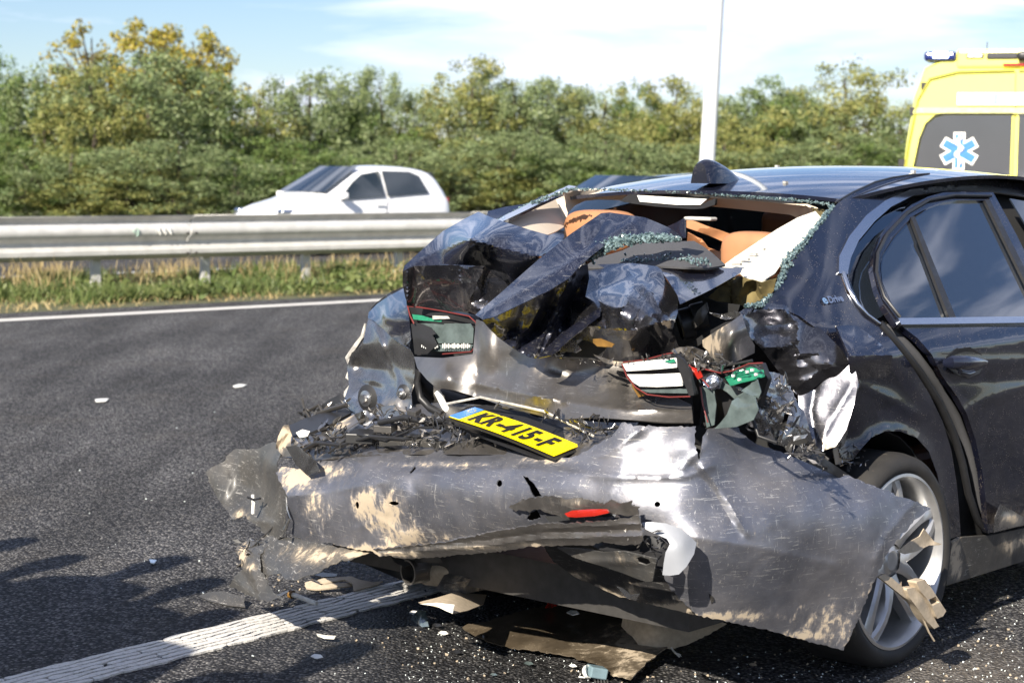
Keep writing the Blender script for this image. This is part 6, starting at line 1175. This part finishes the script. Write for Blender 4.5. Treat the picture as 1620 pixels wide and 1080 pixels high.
# ================================================================ LOOSE THINGS ON THE ROAD
def ground_sheet(name, label, cat, out, mat, zc, **k):
    T = None; c = G(sum(p[0] for p in out)/len(out), sum(p[1] for p in out)/len(out))
    hold = {'obj': None, '_o': tuple(c)}
    o = sheet(name, out, mat, None, ('z', .03), ctl=[(a, b, ('z', z)) for a, b, z in zc], **k)
    me = o.data
    for v in me.vertices: v.co = v.co-Vector(tuple(c))
    o.location = tuple(c); tag(o, label, cat); return o, {'obj': o, '_o': tuple(c)}
o, h = ground_sheet('undertray', 'brown ribbed plastic undertray lying on the road under the torn bumper', 'car part', [(731, 992), (740, 986), (757, 985), (800, 972), (858, 958), (900, 957), (987, 956), (1020, 962), (1060, 990), (1080, 1000), (1044, 1031), (1020, 1052), (997, 1073), (975, 1067), (954, 1063), (945, 1050), (936, 1046), (915, 1042), (904, 1036), (875, 1032), (847, 1027), (810, 1024), (772, 1014), (750, 1004)], M['brown'],
   [(731, 992, .03), (757, 985, .04), (858, 958, .06), (987, 956, .06), (1080, 1000, .05), (997, 1073, .03), (954, 1063, .02), (847, 1027, .025), (772, 1014, .02), (900, 1000, .03)], step=5, creases=[([(764, 1006), (860, 960)], -.014, 3), ([(850, 1022), (930, 975)], -.016, 3), ([(975, 1062), (1050, 1000)], -.012, 3), ([(740, 996), (770, 1008), (850, 1022), (905, 1030), (960, 1056)], -.014, 3)], thick=.004, rough=.8, sharp=35, seed=60, dirt=[(1010, 1020, 60, 40, .75), (1040, 1000, 40, 30, .9), (930, 1020, 40, 20, .35), (990, 1065, 30, 10, .8)], crumple=((30, .005),))
o, h = ground_sheet('muddy_shield', 'tan mud-caked plastic shield tilted over the end of the undertray', 'car part', [(983, 990), (985, 978), (995, 966), (1010, 957), (1040, 960), (1064, 968), (1100, 972), (1130, 978), (1150, 986), (1120, 1004), (1085, 1020), (1062, 1026), (1040, 1026), (1010, 1020), (1000, 1006), (990, 998)], M['mud'],
   [(983, 990, .07), (1010, 957, .15), (1064, 968, .13), (1150, 986, .10), (1085, 1020, .04), (1040, 1026, .04), (1000, 1006, .06)], step=5, bumps=[(1050, 990, 50, 20, -.02)], thick=.005, rough=.6, sharp=60, seed=61, crumple=((14, .006),))
for a, b, s_ in ((1038, 965, .012), (1056, 972, .009), (1070, 974, .009)):
    v, f_ = lathe([(0, -.012), (s_, -.01), (s_*1.3, 0), (s_*.5, .002)], hit(a, b, ('z', .14)), A_+np.array([0, 0, -1.]), 12); mesh_obj('stud', v, f_, M['mud'], h, 40)
MB().tube([hit(1062, 1024, ('z', .04)), hit(1068, 1032, ('z', .02)), hit(1076, 1037, ('z', .012))], [.003, .003, .006], 6).build('clip', M['edgewhite'], h)
# clip hanging at the wheel: a torn bumper bracket
hc = C(.02, -.22, .25)
T = thing('torn_bracket', 'tan torn bumper bracket hanging in front of the lower rear wheel', 'car part', hit(1440, 950, ('v', -.16)))
V_ = ('v', -.20)
sheet('arm', [(1390, 912), (1399, 907), (1412, 914), (1432, 932), (1446, 946), (1444, 952), (1430, 944), (1410, 928), (1398, 918)], M['mud'], T, V_, step=4, thick=.008)
sheet('block', [(1434, 931), (1452, 928), (1464, 940), (1470, 960), (1482, 984), (1486, 990), (1478, 994), (1466, 982), (1452, 962), (1440, 946)], M['mud'], T, ('v', -.21), step=4, thick=.03, bumps=[(1455, 950, 10, 12, -.01)])
sheet('block', [(1450, 920), (1464, 916), (1474, 930), (1484, 946), (1497, 966), (1492, 974), (1483, 978), (1476, 962), (1466, 946), (1456, 934)], M['mud'], T, ('v', -.22), step=4, thick=.03, holes=[[(1469, 948), (1480, 943), (1486, 952), (1475, 958)]])
MB().tube([hit(a, b, V_) for a, b in [(1450, 958), (1462, 982), (1470, 1000), (1478, 1013)]], .003, 5).build('pin', M['mud'], T)
# grey rag of plastic caught on the spokes
sheet('caught_plastic', [(1420, 872), (1432, 862), (1440, 856), (1455, 848), (1462, 836), (1470, 846), (1478, 856), (1490, 860), (1486, 862), (1470, 862), (1450, 872), (1432, 876)], M['mud'], T, ('v', -.10), step=4, crumple=((10, .02),), thick=.003)
# plate-like plastic rings and the zinc bolt near the lane line
o, h = ground_sheet('broken_clip', 'tan E-shaped piece of broken plastic lying by the lane line', 'debris', [(482, 921), (492, 918), (508, 925), (526, 922), (560, 921), (558, 926), (500, 932), (484, 930)], M['mud'], [(482, 921, .02), (560, 921, .02), (500, 932, .012), (526, 922, .03)], step=4, thick=.005)
o, h = ground_sheet('broken_clip', 'tan hooked piece of broken plastic beside the E-shaped one', 'debris', [(502, 917), (512, 914), (538, 912), (556, 911), (568, 916), (590, 920), (606, 918), (598, 924), (575, 930), (560, 934), (558, 922), (545, 916), (512, 922)], M['mud'], [(502, 917, .03), (606, 918, .02), (560, 934, .012), (540, 912, .04)], step=4, thick=.005)
o, h = ground_sheet('broken_clip', 'small flat brown plastic flake above the tan hooked piece', 'debris', [(494, 908), (510, 905), (534, 907), (532, 911), (510, 912)], M['inner'], [(494, 908, .015), (534, 907, .02)], step=4, thick=.006)
bp0 = hit(463, 940, ('z', .03)); bp1 = hit(501, 954, ('z', .012))
T = thing('zinc_bolt', 'shiny zinc bolt with brown head lying next to the lane line', 'bolt', G(480, 950))
MB().tube([bp0, bp1], .008, 12).build('shank', M['edgewhite'], T, 60); v, f_ = lathe([(0, -.012), (.015, -.012), (.015, .0), (0, .0)], bp0, bp1-bp0, 16); mesh_obj('head', v, f_, M['amber'], T, 40)
o, h = ground_sheet('black_shard', 'flat dark plastic blade lying left below the torn bumper end', 'debris', [(313, 942), (330, 936), (352, 934), (388, 944), (386, 952), (388, 960), (360, 957), (330, 950)], M['inner'], [(313, 942, .01), (352, 934, .035), (388, 958, .012), (388, 944, .03)], step=5, thick=.003)
o, h = ground_sheet('thin_sliver', 'thin light sliver pointing away from the torn bumper tail', 'debris', [(430, 944), (452, 934), (466, 931), (452, 938), (436, 948)], M['inner'], [(430, 944, .04), (466, 931, .03)], step=4, thick=.003)
# blue-grey electrical connector and a white cap at the bottom edge
T = thing('connector', 'blue-grey plug connector at the bottom edge below the undertray', 'connector', G(945, 1068))
cc_ = hit(944, 1062, ('z', .03)); bevel(MB().obox(cc_, (1, .35, -.25), (-.35, 1, 0), (.2, .1, 1), .027, .022, .016).build('housing', plain('blue_grey_plastic', (.16, .23, .26), .4), T), .004)
for k in range(5): MB().obox(cc_+np.array([.030-.009*k, -.028, -.02]), (1, 0, 0), (0, 1, 0), (0, 0, 1), .0022, .010, .003).build('pin', M['steel'], T)
T = thing('bottle_cap', 'small white plastic cap beside the blue-grey connector', 'debris', G(923, 1066))
v, f_ = lathe([(0, .0), (.016, .0), (.02, .006), (.02, .014), (.016, .012), (.014, .004), (0, .004)], hit(926, 1063, ('z', .03)), np.array([.8, -.5, .4]), 20); V = [np.array(q_) for q_ in v]; mesh_obj('cap', V, f_, M['white'], T, 40)
MB().tube([hit(915, 1061, ('z', .03)), hit(919, 1064, ('z', .015)), hit(916, 1070, ('z', .012)), hit(926, 1071, ('z', .012))], .002, 5).build('wire', M['white'], T)
T = thing('red_lens_shard', 'bright red piece of tail lamp standing on the undertray', 'debris', hit(870, 955, ('z', .05)))
o = mesh_obj('shard', [hit(863, 961, ('z', .07)), hit(870, 950, ('z', .09)), hit(881, 947, ('z', .09)), hit(880, 957, ('z', .07)), hit(872, 960, ('z', .06))], [(0, 1, 2, 3, 4)], M['reflector'], T); solid(o, .004, 0)
o, h = ground_sheet('dark_shard', 'dark smoky plastic shard lying right of the lane line end', 'debris', [(650, 975), (662, 964), (674, 966), (678, 990), (664, 992), (652, 986)], M['lens'], [(650, 975, .01), (662, 964, .05), (678, 990, .012), (674, 966, .04)], step=4, thick=.003)
o, h = ground_sheet('pale_sliver', 'thin pale curved sliver on the dark asphalt below the lane line', 'debris', [(500, 1001), (515, 1004), (532, 1005), (528, 1009), (512, 1008), (502, 1004)], M['edgewhite'], [(500, 1001, .01), (532, 1005, .02)], step=4, thick=.003)
o, h = ground_sheet('white_chip', 'small white paint chip far out on the sunlit lane', 'debris', [(150, 631), (160, 630), (172, 630), (168, 634), (152, 635)], M['white'], [(150, 631, .01), (172, 630, .012)], step=4, thick=.004)
o, h = ground_sheet('white_chip', 'small white chip on the sunlit lane nearest the wreck', 'debris', [(368, 610), (378, 607), (390, 608), (384, 611), (372, 612)], M['white'], [(368, 610, .01), (390, 608, .012)], step=4, thick=.004)
o, h = ground_sheet('white_chip', 'clear glass piece at the upper edge of the foreground shadow', 'debris', [(236, 884), (248, 885), (244, 890), (238, 889)], M['chip'], [(236, 884, .01), (248, 885, .012)], step=3, thick=.004)
# scattered grains of glass and grit
def scatter(name, n, pxr, pyr, size, mat, seed, pw=1.0):
    r = np.random.default_rng(seed); mb = MB()
    for _ in range(n):
        px = r.uniform(*pxr); py = pyr[0]+(pyr[1]-pyr[0])*r.uniform()**pw; p = G(px, py)
        q = r.normal(0, 1, (2, 3)); ax = q[0]/np.linalg.norm(q[0]); ay = np.cross(ax, q[1]); ay /= np.linalg.norm(ay); s = size*r.uniform(.4, 1.4); p = p+np.array([0, 0, s*.6]); mb.obox(p, ax, ay, np.cross(ax, ay), s, s*.8, s*.5)
    o = mb.build(name, M[mat]); o['kind'] = 'stuff'; return o
scatter('glass_grains', 200, (640, 960), (955, 1090), .0015, 'chip', 1, .8); scatter('glass_grains', 90, (520, 1100), (940, 1090), .0014, 'chip', 8); scatter('glass_grains', 160, (1060, 1640), (1030, 1110), .0019, 'chip', 2); scatter('glass_grains', 40, (80, 620), (640, 1080), .0026, 'chip', 3)
scatter('glass_grains', 90, (1500, 1640), (930, 1080), .0019, 'chip', 6); scatter('grit', 220, (560, 1640), (940, 1100), .003, 'mud', 4); scatter('grit', 120, (380, 900), (880, 960), .003, 'mud', 5)
r_d = random.Random(9)
DBL = ['pale plastic splinter on the dark asphalt left of the undertray', 'teal lens splinter on the asphalt below the red shard', 'white splinter at the lower edge of the undertray', 'small white splinter lying alone below the lane line', 'teal splinter at the bottom edge left of the connector', 'black splinter just below the end of the lane line', 'white splinter lying on the undertray near the red shard', 'tan crumb on the sunlit asphalt below the wheel', 'black curved splinter between lane line and undertray', 'white flake on the asphalt beside the exhaust']
for i_, ((px_, py_), mt) in enumerate(zip([(700, 1000), (835, 1048), (905, 1052), (500, 1037), (780, 1066), (690, 988), (905, 968), (1190, 1050), (720, 1030), (655, 968)], ['edgewhite', 'lens', 'white', 'white', 'lens', 'black', 'white', 'mud', 'black', 'white'])):
    k_ = r_d.uniform(.7, 1.3); z_ = .065 if i_ == 6 else .008
    ground_sheet('splinter', DBL[i_], 'debris', [(px_-7*k_, py_), (px_-2*k_, py_-3*k_), (px_+6*k_, py_-2*k_), (px_+9*k_, py_+1*k_), (px_+1*k_, py_+3*k_)], M[mt], [(px_-7*k_, py_, z_), (px_+6*k_, py_-2*k_, z_+.008), (px_+1*k_, py_+3*k_, z_)], step=3, thick=.003)
for a, b, s_ in ((640, 960, 3), (655, 966, 4), (810, 988, 3), (852, 1000, 3), (885, 960, 4), (930, 970, 3), (540, 1032, 5), (470, 1030, 3), (900, 985, 2), (700, 1048, 3), (1180, 1062, 3)):
    pass

# ================================================================ UNSEEN PEOPLE LEFT OF THE CAMERA, added to cast shadows on the road
def person(loc, face, label, top, pants, H=1.8, arm=0.):
    T = thing('person', label, 'person', loc, 'helpers standing beside the camera')
    f = np.array([math.sin(face), math.cos(face), 0]); rt = np.array([f[1], -f[0], 0]); k = H/1.8
    def P(x, y, z): return Vector(tuple(np.array(loc)+rt*x*k+f*y*k+np.array([0, 0, z*k])))-Vector(tuple(loc))
    def skin(name, pts, edges, mat, root=0, sub=2):
        me = bpy.data.meshes.new(name); me.from_pydata([tuple(P(*p[:3])) for p in pts], edges, []); o = bpy.data.objects.new(name, me); COL.objects.link(o); o.parent = T['obj']
        o.modifiers.new('skin', 'SKIN'); me.skin_vertices[0].data
        for i, p in enumerate(pts): me.skin_vertices[0].data[i].radius = (p[3]*k, (p[4] if len(p) > 4 else p[3])*k)
        me.skin_vertices[0].data[root].use_root = True; s = o.modifiers.new('sub', 'SUBSURF'); s.levels = sub; s.render_levels = sub; me.materials.append(mat)
        o.modifiers['skin'].use_smooth_shade = True; return o
    skinm = plain('skin', (.55, .34, .25), .6)
    skin('trousers', [(0, 0, 1.06, .15, .12), (0, 0, .95, .155, .125), (-.095, 0, .84, .10, .11), (-.11, .02, .50, .072), (-.12, 0, .10, .062), (.095, 0, .84, .10, .11), (.12, .02, .50, .072), (.13, 0, .10, .062)], [(0, 1), (1, 2), (2, 3), (3, 4), (1, 5), (5, 6), (6, 7)], pants)
    skin('jacket', [(0, 0, .88, .19, .15), (0, 0, 1.15, .18, .13), (0, 0, 1.36, .18, .125), (-.19, 0, 1.42, .075), (-.26, .03, 1.18, .06), (-.22+arm*.1, .16+arm*.15, .98+arm*.3, .05), (.19, 0, 1.42, .075), (.26, .03, 1.18, .06), (.24, .12, .94, .05), (0, 0, 1.50, .07)], [(0, 1), (1, 2), (2, 3), (3, 4), (4, 5), (2, 6), (6, 7), (7, 8), (2, 9)], top)
    hd_ = skin('head', [(0, 0, 1.48, .055), (0, .0, 1.57, .06), (0, .015, 1.66, .082, .098), (0, .01, 1.73, .072, .088), (0, .100, 1.655, .018), (0, .118, 1.64, .016)], [(0, 1), (1, 2), (2, 3), (2, 4), (4, 5)], skinm, 2)
    skin('hair', [(0, -.035, 1.60, .07, .06), (0, -.025, 1.68, .088, .088), (0, -.012, 1.755, .082, .095), (0, -.005, 1.785, .05, .06)], [(0, 1), (1, 2), (2, 3)], M['bark'])
    for sx in (-1, 1):
        bx0 = (-.22+arm*.1, .16+arm*.15, .98+arm*.3) if sx < 0 else (.24, .12, .94)
        pts = [(bx0[0], bx0[1], bx0[2], .035), (bx0[0], bx0[1]+.04, bx0[2]-.07, .038, .02)]; ed = [(0, 1)]
        for q_, (dx, ln_) in enumerate(((-.03, .07), (-.01, .08), (.01, .075), (.03, .06))):
            pts += [(bx0[0]+dx, bx0[1]+.05, bx0[2]-.10, .010), (bx0[0]+dx, bx0[1]+.065, bx0[2]-.10-ln_, .008)]; ed += [(1, len(pts)-2), (len(pts)-2, len(pts)-1)]
        pts += [(bx0[0]-sx*.035, bx0[1]+.07, bx0[2]-.08, .011), (bx0[0]-sx*.03, bx0[1]+.09, bx0[2]-.12, .009)]; ed += [(1, len(pts)-2), (len(pts)-2, len(pts)-1)]
        skin('hand', pts, ed, skinm, 1, 1)
        skin('shoe', [(sx*.125, -.05, .05, .05), (sx*.13, .06, .045, .05, .045), (sx*.135, .17, .035, .045, .032)], [(0, 1), (1, 2)], M['black'], 1)
        skin('eye', [(sx*.030, .088, 1.675, .011), (sx*.030, .092, 1.675, .009)], [(0, 1)], M['white'], 0, 1); skin('ear', [(sx*.076, .005, 1.65, .014, .022), (sx*.086, -.003, 1.668, .012, .02)], [(0, 1)], skinm, 0, 1)
    return T
hv = plain('orange_jacket', (.8, .22, .03), .7); nv_ = plain('navy_cloth', (.02, .025, .05), .8)

PW = [(-5.0, 2.86, 1.84, 30), (-4.62, 2.62, 1.88, 30), (-4.26, 2.86, 1.84, 26), (-3.92, 2.60, 1.84, 26), (-3.60, 2.22, 1.84, 26), (-2.98, 2.10, 1.80, 30)]
PLAB = ['person in orange jacket standing left of the camera, farthest from it', 'person in navy jacket second from the far end of the group left of the camera', 'person in orange jacket in the middle of the group, a step ahead of the others', 'person in navy jacket in the middle of the group left of the camera', 'person in orange jacket at the back of the group, right behind the camera', 'person in navy jacket nearest to the camera on its left']
for i, (w_, s_, hh, an) in enumerate(PW): person((w_*.899+s_*.438, -w_*.438+s_*.899, 0), math.radians(an), PLAB[i], (hv, nv_)[i % 2], nv_, hh)
